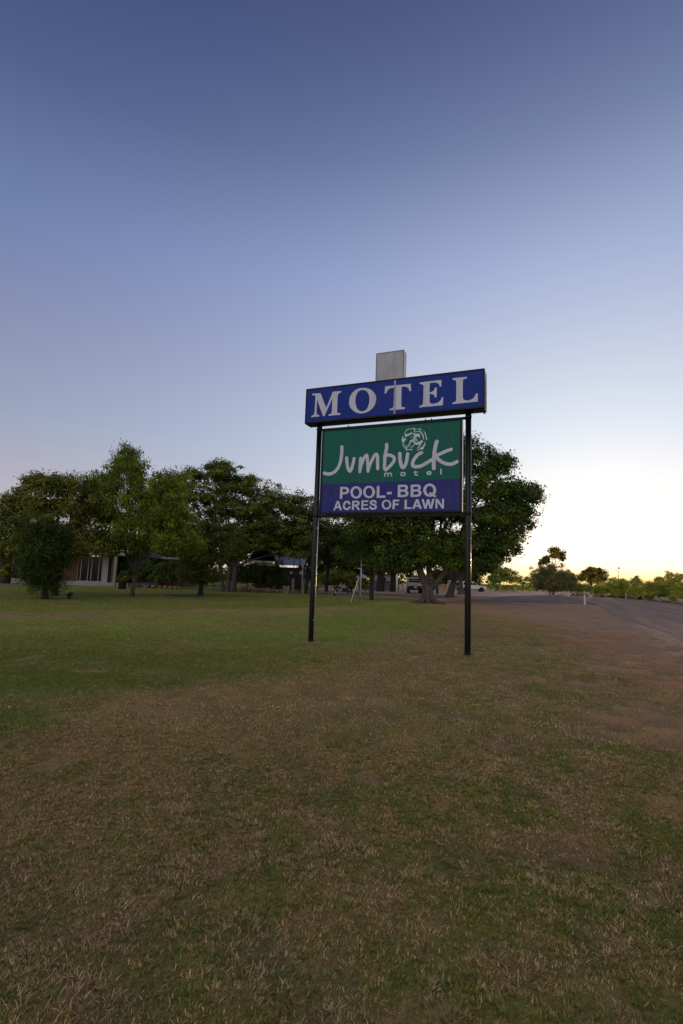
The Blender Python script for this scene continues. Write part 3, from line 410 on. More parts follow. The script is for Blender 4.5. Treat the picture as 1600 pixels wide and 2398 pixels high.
# ------------------------------------------------------------------ lettering helpers
def sdf_mesh(strokes, cell, y, resample=True):
    """flat mesh of the union of round strokes, by marching squares; returns verts and faces in the (x, y, z) sign frame"""
    segs = []
    for st in strokes:
        P = np.array(st, float)
        if len(P) > 2 and resample:
            Q = np.vstack([2*P[0]-P[1], P, 2*P[-1]-P[-2]]); o = []
            for i in range(1, len(Q)-2):
                for t in np.linspace(0, 1, 6, endpoint=False):
                    a, b, c, d = Q[i-1], Q[i], Q[i+1], Q[i+2]; o.append(.5*(2*b+(c-a)*t+(2*a-5*b+4*c-d)*t*t+(3*b-a-3*c+d)*t**3))
            o.append(P[-1]); P = np.array(o)
        segs += list(zip(P[:-1], P[1:]))
    A = np.array([s_[0] for s_ in segs]); B = np.array([s_[1] for s_ in segs]); pad = max(A[:, 2].max(), B[:, 2].max())+2*cell
    x0, x1 = min(A[:, 0].min(), B[:, 0].min())-pad, max(A[:, 0].max(), B[:, 0].max())+pad; z0, z1 = min(A[:, 1].min(), B[:, 1].min())-pad, max(A[:, 1].max(), B[:, 1].max())+pad
    gx = np.arange(x0, x1, cell); gz = np.arange(z0, z1, cell); D = np.full((len(gz), len(gx)), 9.)
    for a, b in segs:
        r = max(a[2], b[2])+2*cell
        i0, i1 = np.searchsorted(gx, [min(a[0], b[0])-r, max(a[0], b[0])+r]); j0, j1 = np.searchsorted(gz, [min(a[1], b[1])-r, max(a[1], b[1])+r])
        XX, ZZ = np.meshgrid(gx[i0:i1], gz[j0:j1]); ab = b[:2]-a[:2]; t = np.clip(((XX-a[0])*ab[0]+(ZZ-a[1])*ab[1])/(ab@ab+1e-12), 0, 1)
        d = np.hypot(XX-a[0]-ab[0]*t, ZZ-a[1]-ab[1]*t)-(a[2]+(b[2]-a[2])*t)
        D[j0:j1, i0:i1] = np.minimum(D[j0:j1, i0:i1], d)
    V = []; idx = {}; F = []
    def vert(k, x, z):
        if k not in idx: idx[k] = len(V); V.append((x, y, z))
        return idx[k]
    ins = D < 0; js, is_ = np.where(ins[:-1, :-1] | ins[1:, :-1] | ins[:-1, 1:] | ins[1:, 1:])
    for j, i in zip(js.tolist(), is_.tolist()):
        c = [(i, j), (i+1, j), (i+1, j+1), (i, j+1)]; poly = []
        for k in range(4):
            a, b = c[k], c[(k+1) % 4]; da, db = D[a[1], a[0]], D[b[1], b[0]]
            if da < 0: poly.append(vert(a, gx[a[0]], gz[a[1]]))
            if (da < 0) != (db < 0):
                t = da/(da-db); poly.append(vert((min(a, b), max(a, b)), gx[a[0]]+(gx[b[0]]-gx[a[0]])*t, gz[a[1]]+(gz[b[1]]-gz[a[1]])*t))
        if len(poly) > 2: F.append(poly)
    return V, F
def outline_mesh(contours, y):
    from mathutils.geometry import tessellate_polygon
    loops = []
    for k, c in enumerate(contours):
        P = [(q[0], q[1]) for q in c]; area = sum(P[i-1][0]*P[i][1]-P[i][0]*P[i-1][1] for i in range(len(P)))
        if (area > 0) != (k == 0): P = P[::-1]
        loops.append(P)
    V = [(a, y, b) for l in loops for a, b in l]
    return V, [tuple(t) for t in tessellate_polygon([[Vector((a, b, 0)) for a, b in l] for l in loops])]
def lettering(name, polys, strokes, y, m, parent, cell=.005):
    mb = MB()
    for k, c in enumerate(polys): mb.add(*outline_mesh(c, y-.0003*(k % 3)))
    if strokes: mb.add(*sdf_mesh(strokes, cell, y-.0012))
    me = bpy.data.meshes.new(name); me.from_pydata(mb.v, [], mb.f); me.materials.append(m); o = bpy.data.objects.new(name, me); COL.objects.link(o); o.parent = parent
    for p in me.polygons:
        if p.normal.y > 0: p.flip()
    return o

# ------------------------------------------------------------------ the motel sign
sign = thing('roadside_sign', 'tall two post motel sign with a blue top box above a green and violet board', 'motel sign', (-1.0042, 12.5068, 0), -.3883)
W_, ZT_, ZB_, DP = 4.386, 6.227, 5.322, .351
# header lightbox
mb = MB(); mb.box((W_/2, DP/2+.006, (ZT_+ZB_)/2), (W_-.012, DP-.03, ZT_-ZB_-.012)); header = mb.build('header_box', M['bluepaint'], sign)
mb = MB(); t = .042
for zc in (ZT_-t/2, ZB_+t*.45/1): mb.box((W_/2, .012, zc), (W_, .03, t), bev=.004)
for xc in (t/2, W_-t/2): mb.box((xc, .012, (ZT_+ZB_)/2), (t-.001, .028, ZT_-ZB_-2*t), bev=.003)
mb.box((W_/2, DP-.012, ZT_-t/2), (W_, .028, t), bev=.004); mb.box((W_/2, DP-.012, ZB_+t/2), (W_, .028, t), bev=.004)
for xc in (t/2, W_-t/2): mb.box((xc, DP-.012, (ZT_+ZB_)/2), (t-.001, .026, ZT_-ZB_-2*t), bev=.003)
mb.box((W_/2, DP/2, ZB_-.002), (W_-.02, DP-.06, .012))
mb.build('box_frame', M['frame'], header)
mb = MB(); mb.box((W_/2, .009, (ZT_+ZB_)/2), (W_-2*t+.004, .012, ZT_-ZB_-2*t+.004)); mb.build('face_panel', M['blue'], header)
lettering('lettering', MOTEL, None, -.0005, M['vinyl'], header)
mb = MB(); mb.box((2.335, -.004, (ZT_+ZB_)/2), (.046, .006, ZT_-ZB_-2*t-.004)); mb.build('joint_strip', M['mauve'], header)
mb = MB(); mb.box((W_-.045, DP-.03, ZB_-.012), (.05, .05, .05), bev=.01); mb.box((W_+.004, DP*.75, ZB_+.40), (.012, .10, .66), bev=.004); mb.build('end_trim', M['whitemetal'], header); 
# white box on top
mb = MB(); mb.box((2.165, .205, 6.59), (.70, .22, .74), bev=.008); top = mb.build('top_box', M['whitemetal'], sign)
mb = MB(); mb.box((2.165, .094, 6.593), (.655, .008, .695), bev=.002); mb.build('face_panel', M['whitebox'], top)
mb = MB()
for a, b, c, d in ((2.165, 6.951, .70, .022), (2.165, 6.235, .70, .022)): mb.box((a, .093, b), (c, .014, d))
for a in (1.826, 2.504): mb.box((a, .093, 6.593), (.022, .012, .694))
mb.build('box_frame', mat('dull_grey_trim', (.22, .21, .205), .5, noise=.2), top)
# lower board
xl, xr, zb_, zt_, fy = .478, 3.8345, 3.080, 5.126, .15
mb = MB(); mb.box(((xl+xr)/2, fy+.085, (zb_+zt_)/2), (xr-xl+.09, .13, zt_-zb_+.05), bev=.004); board = mb.build('lower_board', M['whitemetal'], sign)
mb = MB(); b_ = .045
for zc in (zt_+b_/2, zb_-b_/2): mb.box(((xl+xr)/2, fy, zc), (xr-xl+2*b_, .03, b_), bev=.004)
for xc in (xl-b_/2, xr+b_/2): mb.box((xc, fy, (zb_+zt_)/2), (b_-.001, .028, zt_-zb_), bev=.003)
mb.box(((.407+3.941)/2, fy+.085, zt_+.068), (3.534, .10, .040), bev=.004); mb.box(((.407+3.941)/2, fy+.085, zb_-.078), (3.534, .12, .062), bev=.004)
mb.build('board_frame', M['frame'], board)
zs = 3.788
mb = MB(); mb.box(((xl+xr)/2, fy+.004, (zs+zt_)/2), (xr-xl+.004, .012, zt_-zs)); mb.build('green_panel', M['green'], board)
mb = MB(); mb.box(((xl+xr)/2, fy+.004, (zs+zb_)/2-.0005), (xr-xl+.004, .012, zs-zb_-.001)); mb.build('violet_panel', M['purple'], board)
lettering('lettering', [], JUM, fy-.004, M['vinyl'], board, .006)
for a_, b_s in ((0, 3), (3, 4), (4, 6), (6, 7), (7, 8)): lettering('letter', [], SMALL[a_:b_s], fy-.004, M['vinyl2'], board, .004)
lettering('ram_emblem', RAMP, RAMS, fy-.004, M['vinyl2'], board, .0035)
lettering('lettering', POOL, POOLS, fy-.004, M['vinyl'], board, .004)
for k, (zx) in enumerate((.339, 4.009)):
    mb = MB(); mb.tube([(zx, .176, -.1), (zx, .176, .02), (zx, .176, 2.6), (zx, .176, ZB_-.008)], .066, n=28)
    mb.lathe([(.067, .0), (.074, .004), (.074, .03), (.067, .036)], (zx, .176, .0), 28)
    pst = mb.build('post', M['black'], sign)
    for dx in (-.09, .09): mb = MB(); mb.box((zx+dx, .176, ZB_-.03), (.07, .09, .012), bev=.003); mb.tube([(zx+dx, .15, ZB_-.07), (zx+dx, .15, ZB_-.01)], .008, 8); mb.build('bracket', M['frame'], pst)
    for z_ in ((zb_-.078, zt_+.068)): mb = MB(); mb.lathe([(.0665, -.035), (.073, -.03), (.073, .03), (.0665, .035)], (zx, .176, z_), 24); mb.build('collar', M['frame'], pst)
mb = MB(); mb.tube([(.339+.084, .15, -.02), (.339+.084, .15, 1.2), (.339+.084, .15, 2.95)], .0125, 10); mb.build('conduit', M['galv'], sign)
for z_ in (.5, 1.3, 2.05, 2.7): mb = MB(); mb.box((.415, .145, z_), (.05, .02, .022), bev=.003); mb.build('conduit_clip', M['galv'], sign)
for x_ in (1.10, 3.02, 3.16): mb = MB(); mb.tube([(x_, .2, zt_+.085), (x_, .2, zt_+.125)], .009, 8); mb.box((x_+.012, .2, zt_+.096), (.03, .03, .012)); mb.build('mounting_bolt', M['darkmetal'], board)
# ------------------------------------------------------------------ foliage
DARK = [(.026, .045, .012), (.040, .062, .016), (.055, .078, .018), (.034, .050, .018)]
FIG = [(.028, .055, .016), (.040, .075, .020), (.060, .095, .022), (.034, .058, .022), (.075, .105, .022)]
OLIVE = [(.058, .070, .018), (.080, .090, .020), (.045, .060, .018), (.090, .092, .026), (.055, .080, .02)]
BRIGHT = [(.072, .100, .016), (.098, .130, .020), (.050, .078, .016), (.115, .140, .026)]
WARM = [(.16, .12, .022), (.20, .145, .03), (.12, .10, .02), (.24, .17, .04)]  # backlit gold of the skyline shrubs put into the leaf colour
def crown(name, blobs, n, leaf, pal, seed, parent, clump=.36, flat=.8, strands=0, m=None, ncl=None, slim=.42, shell=.55, boost=1.0):
    r = np.random.default_rng(seed); B = np.array(blobs, float); pal = np.array(pal)
    vol = (B[:, 3]*B[:, 4]+B[:, 4]*B[:, 5]+B[:, 3]*B[:, 5]); vol /= vol.sum()
    ncl = ncl or max(14, n//75); bi = r.choice(len(B), ncl, p=vol)
    d = r.normal(size=(ncl, 3)); d /= np.linalg.norm(d, axis=1)[:, None]; d[:, 2] = np.where(d[:, 2] < -.55, d[:, 2]*.6, d[:, 2])
    rad = shell+(1.04-shell)*r.random(ncl)**.6; rad *= 1+.13*r.normal(size=ncl)*(rad > .9)
    cc = B[bi, :3]+d*B[bi, 3:]*rad[:, None]; cc[:, 2] = np.maximum(cc[:, 2], .18)
    cs = clump*(.55+.8*r.random(ncl)); ctint = boost*2.25*np.array([1.12, 1.0, .55])*pal[r.integers(0, len(pal), ncl)]*(.65+.7*r.random((ncl, 1)))
    k = r.integers(0, ncl, n); off = r.normal(size=(n, 3))*cs[k][:, None]*np.array([.55, .55, .55*flat]); p = cc[k]+off
    if strands:
        q = r.random(n)**1.3; p[:, 2] -= q*strands*(r.random(ncl)[k]); 
    p[:, 2] = np.maximum(p[:, 2], .05)
    a = r.normal(size=(n, 3)); 
    if strands: a[:, 2] = -abs(a[:, 2])*2.2
    nn = off/(np.linalg.norm(off, axis=1)[:, None]+1e-6)+.9*d[k]+np.array([0, 0, .9])+.75*r.normal(size=(n, 3)); nn /= np.linalg.norm(nn, axis=1)[:, None]
    if not strands: a -= nn*(a*nn).sum(1)[:, None]
    a /= np.linalg.norm(a, axis=1)[:, None]; b = np.cross(nn, a)+.05*r.normal(size=(n, 3)); b -= a*(a*b).sum(1)[:, None]; b /= np.linalg.norm(b, axis=1)[:, None]
    s_ = leaf*(.6+.8*r.random(n)); a *= s_[:, None]*.58; b *= s_[:, None]*slim*.62
    P = np.stack([p-a, p+b, p+a, p-b], 1).reshape(-1, 3); F = np.arange(n*4).reshape(n, 4)
    t = np.repeat(ctint[k]*(.7+.6*r.random((n, 1))), 4, 0)
    return np_mesh(name, P, F, m or M['leaf'], parent, tint=np.minimum(t, .5))
def blobs_px(lst, D, depth=1.0):
    o = []
    for q in lst:
        px, py, rx, rz = q[:4]; dd = q[4] if len(q) > 4 else 0; Y = D+dd; c = at(px, py, Y); k = Y/FPX; o.append((*c, rx*k, max(rx*k*depth*.9, .5), rz*k))
    return o
def limb(mb, a, b, ra, rb, sag=.15, n=7, seg=6, wob=.12):
    a, b = Vector(a), Vector(b); L_ = (b-a).length; P = []; R = []
    for i in range(seg+1):
        t = i/seg; q = a.lerp(b, t)+Vector((0, 0, sag*L_*sin(pi*t)*.5)); 
        if 0 < i < seg: q += Vector((random.uniform(-1, 1), random.uniform(-1, 1), random.uniform(-.5, .5)))*wob*L_*.25
        P.append(q); R.append(ra+(rb-ra)*t)
    mb.tube(P, R, n, lump=.12); return P
def tree(label, base, D, lst, n, leaf, pal, seed, trunk_r=.15, fork=1.5, limbs=6, cat='tree', name='tree', group=None, lean=(0, 0), flare=1.5, depth=1.0, bark='bark', stems=1, **kw):
    x, y = at(base[0], base[1], D)[:2]; t = thing(name, label, cat, (x, y, 0), 0, group); random.seed(seed)
    bl = [(b[0]-x, b[1]-y, b[2], b[3], b[4], b[5]) for b in blobs_px(lst, D, depth)]
    mb = MB()
    for s_ in range(stems):
        ox = (s_-(stems-1)/2)*trunk_r*2.2; tip = (lean[0]+ox*1.6+random.uniform(-.1, .1), lean[1]+random.uniform(-.2, .2), fork)
        P = [(ox, 0, -.1), (ox, 0, .08), (ox+(tip[0]-ox)*.25, 0, fork*.3), (ox+(tip[0]-ox)*.6, tip[1]*.5, fork*.65), tip]
        mb.tube(P, [trunk_r*flare, trunk_r*flare*.9, trunk_r*1.05, trunk_r*.95, trunk_r*.85], 10, lump=.12)
        order = sorted(range(len(bl)), key=lambda i: random.random())[:limbs]
        for i in order:
            b = bl[i]; end = (b[0], b[1], b[2]+b[5]*.2); P = limb(mb, tip, end, trunk_r*.6, .02+.02*trunk_r, seg=6)
            for j in range(2):
                q = P[3+j]; limb(mb, q, (b[0]+random.uniform(-.8, .8)*b[3], b[1]+random.uniform(-.8, .8)*b[4], b[2]+random.uniform(-.5, .8)*b[5]), trunk_r*.25, .012, n=5, seg=3)
    mb.build('trunk', M[bark], t)
    crown('crown', bl, n, leaf, pal, seed, t, **kw)
    return t

tree('dense vase shaped dark green shrub on a short trunk, nearest plant at the left edge', (104.6, 1403), 25.5,
     [(102, 1292, 56, 34), (70, 1300, 26, 34), (146, 1300, 26, 40), (100, 1335, 50, 34), (128, 1362, 30, 24), (74, 1350, 24, 26), (110, 1265, 44, 26), (104, 1372, 24, 16), (95, 1243, 46, 26), (140, 1255, 30, 26)], 40000, .085, [(.016, .034, .008), (.024, .042, .010), (.030, .046, .010)], 11, trunk_r=.15, fork=.5, limbs=5, bark='barkd', cat='shrub', name='shrub', clump=.22, flat=1.6, slim=.35)
tree('olive brown airy tree with a rounded ragged top behind the vase shaped shrub', (128, 1398), 29,
     [(110, 1165, 62, 48), (30, 1215, 48, 56), (178, 1180, 42, 48), (140, 1128, 38, 26), (80, 1130, 26, 22), (110, 1235, 100, 52), (20, 1265, 45, 34), (198, 1250, 42, 44), (60, 1175, 50, 34), (-30, 1240, 50, 60), (150, 1272, 60, 26), (60, 1282, 60, 22), (210, 1282, 44, 18), (0, 1285, 40, 22)], 52000, .14, OLIVE, 12, boost=1.15, trunk_r=.15, fork=1.5, limbs=6, bark='barkd', clump=.36, shell=.4)
tree('bright green weeping tree with a feathery spire and pale forked trunk', (308.6, 1397.7), 31.2,
     [(297, 1070, 22, 32), (288, 1098, 44, 34), (325, 1092, 24, 28), (245, 1128, 46, 30), (340, 1145, 60, 42), (300, 1190, 95, 58), (385, 1200, 66, 56), (225, 1195, 44, 48), (330, 1250, 85, 40), (425, 1225, 42, 52), (250, 1265, 50, 30), (405, 1130, 42, 32), (215, 1150, 26, 24), (300, 1275, 70, 18), (385, 1270, 60, 24), (440, 1265, 40, 26), (225, 1270, 40, 20)],
     76000, .15, BRIGHT[:3]+OLIVE[:1], 13, boost=1.15, trunk_r=.115, fork=1.3, limbs=9, clump=.34, strands=.55, lean=(.12, 0), slim=.3, shell=.4)
tree('broad spreading dark tree with flat layered crown and several leaning stems', (533, 1384), 46,
     [(500, 1112, 74, 24), (430, 1128, 48, 26), (565, 1140, 66, 26), (622, 1172, 66, 28), (688, 1186, 46, 34), (480, 1165, 90, 26), (570, 1200, 92, 26), (650, 1232, 76, 34), (455, 1225, 70, 36), (560, 1255, 90, 30), (690, 1260, 48, 32), (395, 1170, 50, 32), (520, 1092, 30, 14), (610, 1275, 60, 18), (690, 1295, 44, 14), (430, 1280, 60, 20)],
     76000, .19, DARK+OLIVE[:2], 14, boost=1.15, trunk_r=.2, fork=2.2, limbs=8, clump=.55, flat=.45, stems=3, shell=.3)
tree('brownish green bushy tree with foliage down to the lawn in front of the layered tree', (469, 1391.6), 37,
     [(505, 1262, 52, 34), (470, 1300, 52, 40), (535, 1290, 42, 34), (455, 1342, 40, 34), (515, 1232, 40, 20), (490, 1345, 36, 28)], 26000, .12, [OLIVE[0], OLIVE[2], DARK[1], DARK[2]], 15, trunk_r=.16, fork=1.0, limbs=6, clump=.3, bark='barkd')
tree('slim dark trunked tree beside the stone pillars with a small crown', (716.5, 1389.5), 48.5,
     [(705, 1222, 40, 34), (742, 1236, 42, 42), (712, 1272, 44, 26), (725, 1190, 30, 30)], 15000, .16, DARK, 16, boost=.8, trunk_r=.13, fork=3.6, limbs=4, clump=.5, bark='barkd', lean=(.25, 0), flare=1.25)
tree('dark trunked tree growing behind the white rail', (763.8, 1387.5), 53,
     [(785, 1232, 52, 40), (758, 1275, 50, 30), (815, 1262, 46, 36), (790, 1300, 50, 22)], 20000, .17, DARK, 17, boost=.8, trunk_r=.17, fork=3.4, limbs=5, clump=.5, bark='barkd', lean=(.2, 0), flare=1.25)
tree('straight brown trunked tree right beside the dark ornament post', (870, 1405), 38.5,
     [(855, 1262, 52, 34), (905, 1285, 52, 32), (835, 1235, 22, 20), (880, 1190, 70, 40), (820, 1180, 60, 60), (800, 1290, 30, 22), (860, 1305, 50, 20), (925, 1300, 40, 24)], 24000, .14, DARK+FIG[:1], 18, boost=.8, trunk_r=.155, fork=3.2, limbs=5, clump=.42, bark='barkd', flare=1.12)

# the big fig with flared roots
fx, fy2 = at(1002.8, 1412, 36.8)[:2]
fig = thing('fig_tree', 'huge dark green fig tree with a pale forked trunk and flared roots behind the sign', 'tree', (fx, fy2, 0), 0)
random.seed(40); mb = MB()
mb.tube([(0, 0, -.1), (0, 0, .12), (0, 0, .35), (.0, 0, .8), (.04, 0, 1.25)], [.60, .46, .38, .35, .37], 18, lump=.16)
for a_ in np.linspace(0, 2*pi, 11, endpoint=False):
    a_ += random.uniform(-.25, .25); L_ = random.uniform(.75, 1.25)
    mb.tube([(.2*cos(a_), .2*sin(a_), .75), (.36*cos(a_), .36*sin(a_), .34), (.6*cos(a_), .6*sin(a_), .12), (L_*cos(a_+.15), L_*sin(a_+.15), .02), (L_*1.3*cos(a_+.2), L_*1.3*sin(a_+.2), -.06)], [.16, .15, .12, .07, .03], 8, lump=.1)
fb = blobs_px([(1095, 1052, 30, 40), (1130, 1085, 48, 48), (1180, 1082, 26, 24), (1165, 1140, 58, 50), (1222, 1150, 42, 30), (1245, 1160, 26, 26), (1120, 1190, 80, 66), (1195, 1200, 48, 40), (1222, 1215, 28, 34), (1155, 1268, 52, 34),
               (1192, 1285, 24, 26), (1085, 1270, 70, 40), (1010, 1275, 80, 34), (930, 1290, 62, 30), (1000, 1180, 110, 70), (960, 1105, 86, 60), (1050, 1080, 60, 60), (890, 1200, 70, 50), (1120, 1310, 40, 22), (1035, 1310, 40, 20), (1165, 1215, 60, 40), (1185, 1250, 44, 36), (960, 1312, 46, 16), (1065, 1312, 44, 16), (1010, 1300, 50, 16), (900, 1318, 40, 14), (905, 1232, 60, 26), (965, 1235, 60, 28), (850, 1240, 40, 24), (1150, 1302, 34, 24), (1118, 1326, 44, 16), (1085, 1318, 50, 16)], 36.8, 1.0)
fb = [(b[0]-fx, b[1]-fy2, b[2], b[3], b[4], b[5]) for b in fb]
A1 = limb(mb, (-.08, 0, 1.1), (-1.0, .3, 3.4), .30, .22, n=12, wob=.05, sag=-.1); A2 = limb(mb, (.2, 0, 1.0), (1.35, -.2, 2.6), .22, .17, n=12, wob=.05, sag=-.1)
A3 = limb(mb, (.0, .1, 1.2), (.3, .8, 3.2), .22, .16, n=10)
for i, b in enumerate(fb):
    s_ = min((A1[-1], A2[-1], A3[-1]), key=lambda q: (q-Vector(b[:3])).length); limb(mb, s_, b[:3], .12, .03, seg=6)
mb.build('trunk', M['bark'], fig)
crown('crown', fb, 150000, .15, FIG, 41, fig, boost=.82, clump=.42, flat=.9, shell=.45, slim=.55)
tree('second fig tree along the yard edge, trunk forked low, half behind the big one', (1054, 1398), 53,
     [(1055, 1305, 46, 22), (1100, 1308, 44, 26), (1075, 1280, 60, 30), (1130, 1322, 26, 16), (1000, 1300, 60, 26)], 22000, .2, FIG, 42, trunk_r=.34, fork=1.6, limbs=5, name='fig_tree', clump=.55, flare=1.7, lean=(.3, 0))
tree('third and farthest fig tree of the row beside the parked white car', (1080, 1391.4), 67,
     [(1100, 1322, 40, 18), (1140, 1318, 34, 22), (1070, 1310, 50, 24), (1120, 1295, 50, 30)], 16000, .24, FIG+OLIVE[:1], 43, trunk_r=.34, fork=1.7, limbs=4, name='fig_tree', clump=.6, flare=1.7)
tree('thick dark trunked tree at the back of the yard, left one of a close pair', (891, 1380), 68,
     [(880, 1300, 50, 30), (840, 1290, 50, 34), (905, 1320, 26, 18), (860, 1250, 60, 36)], 20000, .24, DARK, 44, trunk_r=.5, fork=2.2, limbs=5, clump=.6, bark='barkd', flare=1.35)
tree('thick dark trunked tree beside the white painted post, right one of a close pair', (921.6, 1380), 69,
     [(930, 1308, 42, 22), (955, 1320, 34, 16), (960, 1290, 50, 30), (905, 1270, 50, 34)], 18000, .24, DARK+FIG[:2], 45, trunk_r=.42, fork=2.2, limbs=5, clump=.6, bark='barkd', flare=1.35)
# background trees that close the view under the canopies
bgspec = [((600, 1385), 76, [(600, 1262, 60, 44), (560, 1290, 50, 40), (640, 1275, 50, 34)], 'dark leafy tree standing behind the curved roof'),
          ((705, 1385), 84, [(700, 1270, 60, 44), (735, 1300, 50, 40), (670, 1262, 40, 30), (735, 1340, 40, 30)], 'dark leafy tree behind the pale blue roof'),
          ((790, 1383), 82, [(790, 1290, 60, 44), (760, 1330, 50, 34), (820, 1330, 44, 30)], 'deep green tree behind the yard rail'),
          ((840, 1383), 96, [(850, 1300, 60, 46), (880, 1335, 30, 20), (820, 1300, 50, 50)], 'tall dark tree behind the yellow lit board'),
          ((960, 1381), 90, [(960, 1318, 50, 28), (990, 1300, 50, 40), (930, 1330, 40, 22)], 'dark green tree beyond the parked work truck'),
          ((1045, 1382), 105, [(1030, 1345, 26, 14), (1060, 1348, 26, 13), (1090, 1350, 24, 12), (1110, 1352, 22, 12)], 'low dark tree filling the gap between the fig trunks'),
          ((420, 1384), 70, [(400, 1290, 70, 30), (460, 1290, 60, 34), (350, 1285, 40, 24)], 'dark tree crown rising over the low brick building')]
for i, (b_, D, l_, lab) in enumerate(bgspec): tree(lab, b_, D, l_, 15000, .3, DARK, 60+i, trunk_r=.25, fork=2, limbs=3, clump=.8, bark='barkd', group='trees closing the view behind the yard', boost=.6)

def bush(label, lst, D, n, leaf, pal, seed, name='bush', cat='bush', group=None, clump=.4, **kw):
    px = lst[0][0]; x, y = GX(px, D), D; t = thing(name, label, cat, (x, y, 0), 0, group); random.seed(seed)
    bl = [(b[0]-x, b[1]-y, b[2], b[3], b[4], b[5]) for b in blobs_px(lst, D)]
    mb = MB()
    for k in range(7):
        b = bl[k % len(bl)]; limb(mb, (random.uniform(-.3, .3), random.uniform(-.2, .2), -.05), (b[0]+random.uniform(-.5, .5)*b[3], b[1], b[2]+.3*b[5]), .05, .015, n=5, seg=4)
    mb.build('stems', M['barkd'], t); crown('foliage', bl, n, leaf, pal, seed, t, clump=clump, **kw); return t
GREY = [(.075, .080, .045), (.060, .070, .035), (.09, .09, .05), (.05, .058, .03)]
# right hand side, beyond the road
bush('large round grey green bush touching the ground, below a taller gum tree', [(1292, 1352, 40, 26), (1265, 1360, 22, 20), (1325, 1358, 26, 22), (1290, 1338, 30, 14), (1300, 1370, 44, 12)], 88, 24000, .26, GREY, 71, clump=.5, strands=.8, slim=.25, boost=1.2)
tree('tall open crowned gum tree rising over the round grey bush', (1298, 1386), 122, [(1280, 1310, 12, 15), (1302, 1298, 14, 14), (1318, 1306, 9, 16), (1268, 1316, 8, 8), (1292, 1326, 7, 6), (1312, 1322, 6, 6), (1290, 1290, 7, 5)], 3600, .42, OLIVE+WARM[:1], 72, trunk_r=.22, fork=4.2, limbs=7, name='gum_tree', clump=.62, shell=.3)
tree('backlit rounded tree left of the street light pole, trunk showing beneath', (1385, 1386), 118, [(1372, 1345, 14, 13), (1395, 1340, 18, 13), (1414, 1350, 14, 14), (1388, 1356, 22, 10), (1362, 1352, 8, 8)], 6500, .38, OLIVE+WARM[:2], 73, trunk_r=.2, fork=2, limbs=6, name='gum_tree', clump=.6, shell=.3)
for i, (lab, l_, D, n, pal) in enumerate([
    ('dark green tree with a stepped crown beyond the far end of the yard', [(1165, 1352, 20, 18), (1190, 1350, 20, 14), (1178, 1336, 14, 10), (1150, 1360, 14, 14)], 128, 8000, FIG[:3]+OLIVE[:2]),
    ('low backlit tree between the stepped tree and the round grey bush', [(1222, 1362, 16, 11), (1205, 1358, 14, 10), (1240, 1362, 12, 12)], 150, 2600, OLIVE+WARM[:1]),
    ('small backlit tree behind the left side of the round grey bush', [(1255, 1342, 14, 16), (1262, 1358, 12, 14), (1246, 1352, 8, 10)], 140, 2200, WARM+OLIVE),
    ('small backlit tree peeping out right of the round grey bush', [(1335, 1352, 14, 14), (1342, 1362, 14, 10), (1325, 1340, 10, 9)], 132, 2600, WARM+OLIVE),
    ('flat topped backlit tree standing behind the street light pole', [(1449, 1361, 14, 9), (1438, 1366, 12, 8), (1462, 1366, 10, 8)], 150, 2400, WARM+OLIVE),
    ('small round topped tree right of the street light pole', [(1493, 1357, 9, 7), (1488, 1362, 13, 6)], 160, 1700, OLIVE),
    ('spiky shrub tinted backlit gold on the skyline, left one of three at the right edge', [(1548, 1358, 11, 12), (1542, 1366, 10, 8)], 120, 1700, WARM),
    ('spiky shrub tinted backlit gold on the skyline, middle one of three at the right edge', [(1570, 1354, 10, 15), (1564, 1364, 9, 9)], 122, 1700, WARM),
    ('spiky shrub tinted backlit gold on the skyline, last one against the right edge', [(1592, 1356, 12, 14), (1608, 1362, 12, 12), (1588, 1366, 10, 9)], 121, 1900, WARM)]):
    bush(lab, l_, D, n, .36, pal, 80+i, name='backlit_tree' if i < 6 else 'spiky_shrub', cat='tree' if i < 6 else 'shrub', clump=.6, shell=.25, strands=.0, boost=2.0)
for i, (lab, l_, D, n, pal) in enumerate([
    ('low clipped hedge strip along the far side of the yard', [(1160, 1377, 24, 7), (1200, 1378, 24, 7), (1235, 1379, 20, 7)], 112, 7000, BRIGHT[:3]),
    ('dark low bush beside the pair of white posts', [(1350, 1375, 22, 12), (1368, 1378, 20, 10), (1335, 1378, 12, 8)], 92, 7000, DARK+BRIGHT[:1]),
    ('mid green bush behind the rocks, left of the lone white post', [(1415, 1378, 22, 15), (1436, 1376, 22, 17), (1400, 1384, 14, 11)], 84, 11000, BRIGHT[:3]+OLIVE[:1]+WARM[:2]),
    ('green bush directly behind the lone white post', [(1455, 1376, 20, 18), (1472, 1378, 18, 17), (1445, 1388, 16, 10)], 80, 11000, BRIGHT+OLIVE[:2]+WARM[:2]),
    ('olive bush right of the lone white post', [(1498, 1378, 20, 18), (1515, 1380, 18, 17), (1482, 1388, 14, 11)], 75, 11000, OLIVE+BRIGHT[:1]+WARM[:2]),
    ('tan olive bush in the middle of the rock edged bed', [(1535, 1382, 20, 18), (1548, 1386, 18, 16), (1525, 1392, 18, 10)], 69, 12000, OLIVE+WARM[:2]),
    ('dull brown green bush near the right edge behind the rocks', [(1568, 1382, 18, 20), (1580, 1388, 16, 17)], 66, 11000, OLIVE[:3]+DARK[:2]+WARM[:2]),
    ('bright green bush at the right edge closest to the road', [(1598, 1386, 20, 20), (1588, 1398, 14, 11), (1615, 1390, 22, 22)], 60, 14000, BRIGHT+WARM[:2]),
    ('dark scrub behind the rocks past the right edge', [(1650, 1385, 30, 24), (1700, 1390, 30, 26)], 58, 9000, DARK+BRIGHT[:1])]):
    bush(lab, l_, D, n, .17, pal, 100+i, clump=.36, shell=.5, slim=.3, boost=2.1)
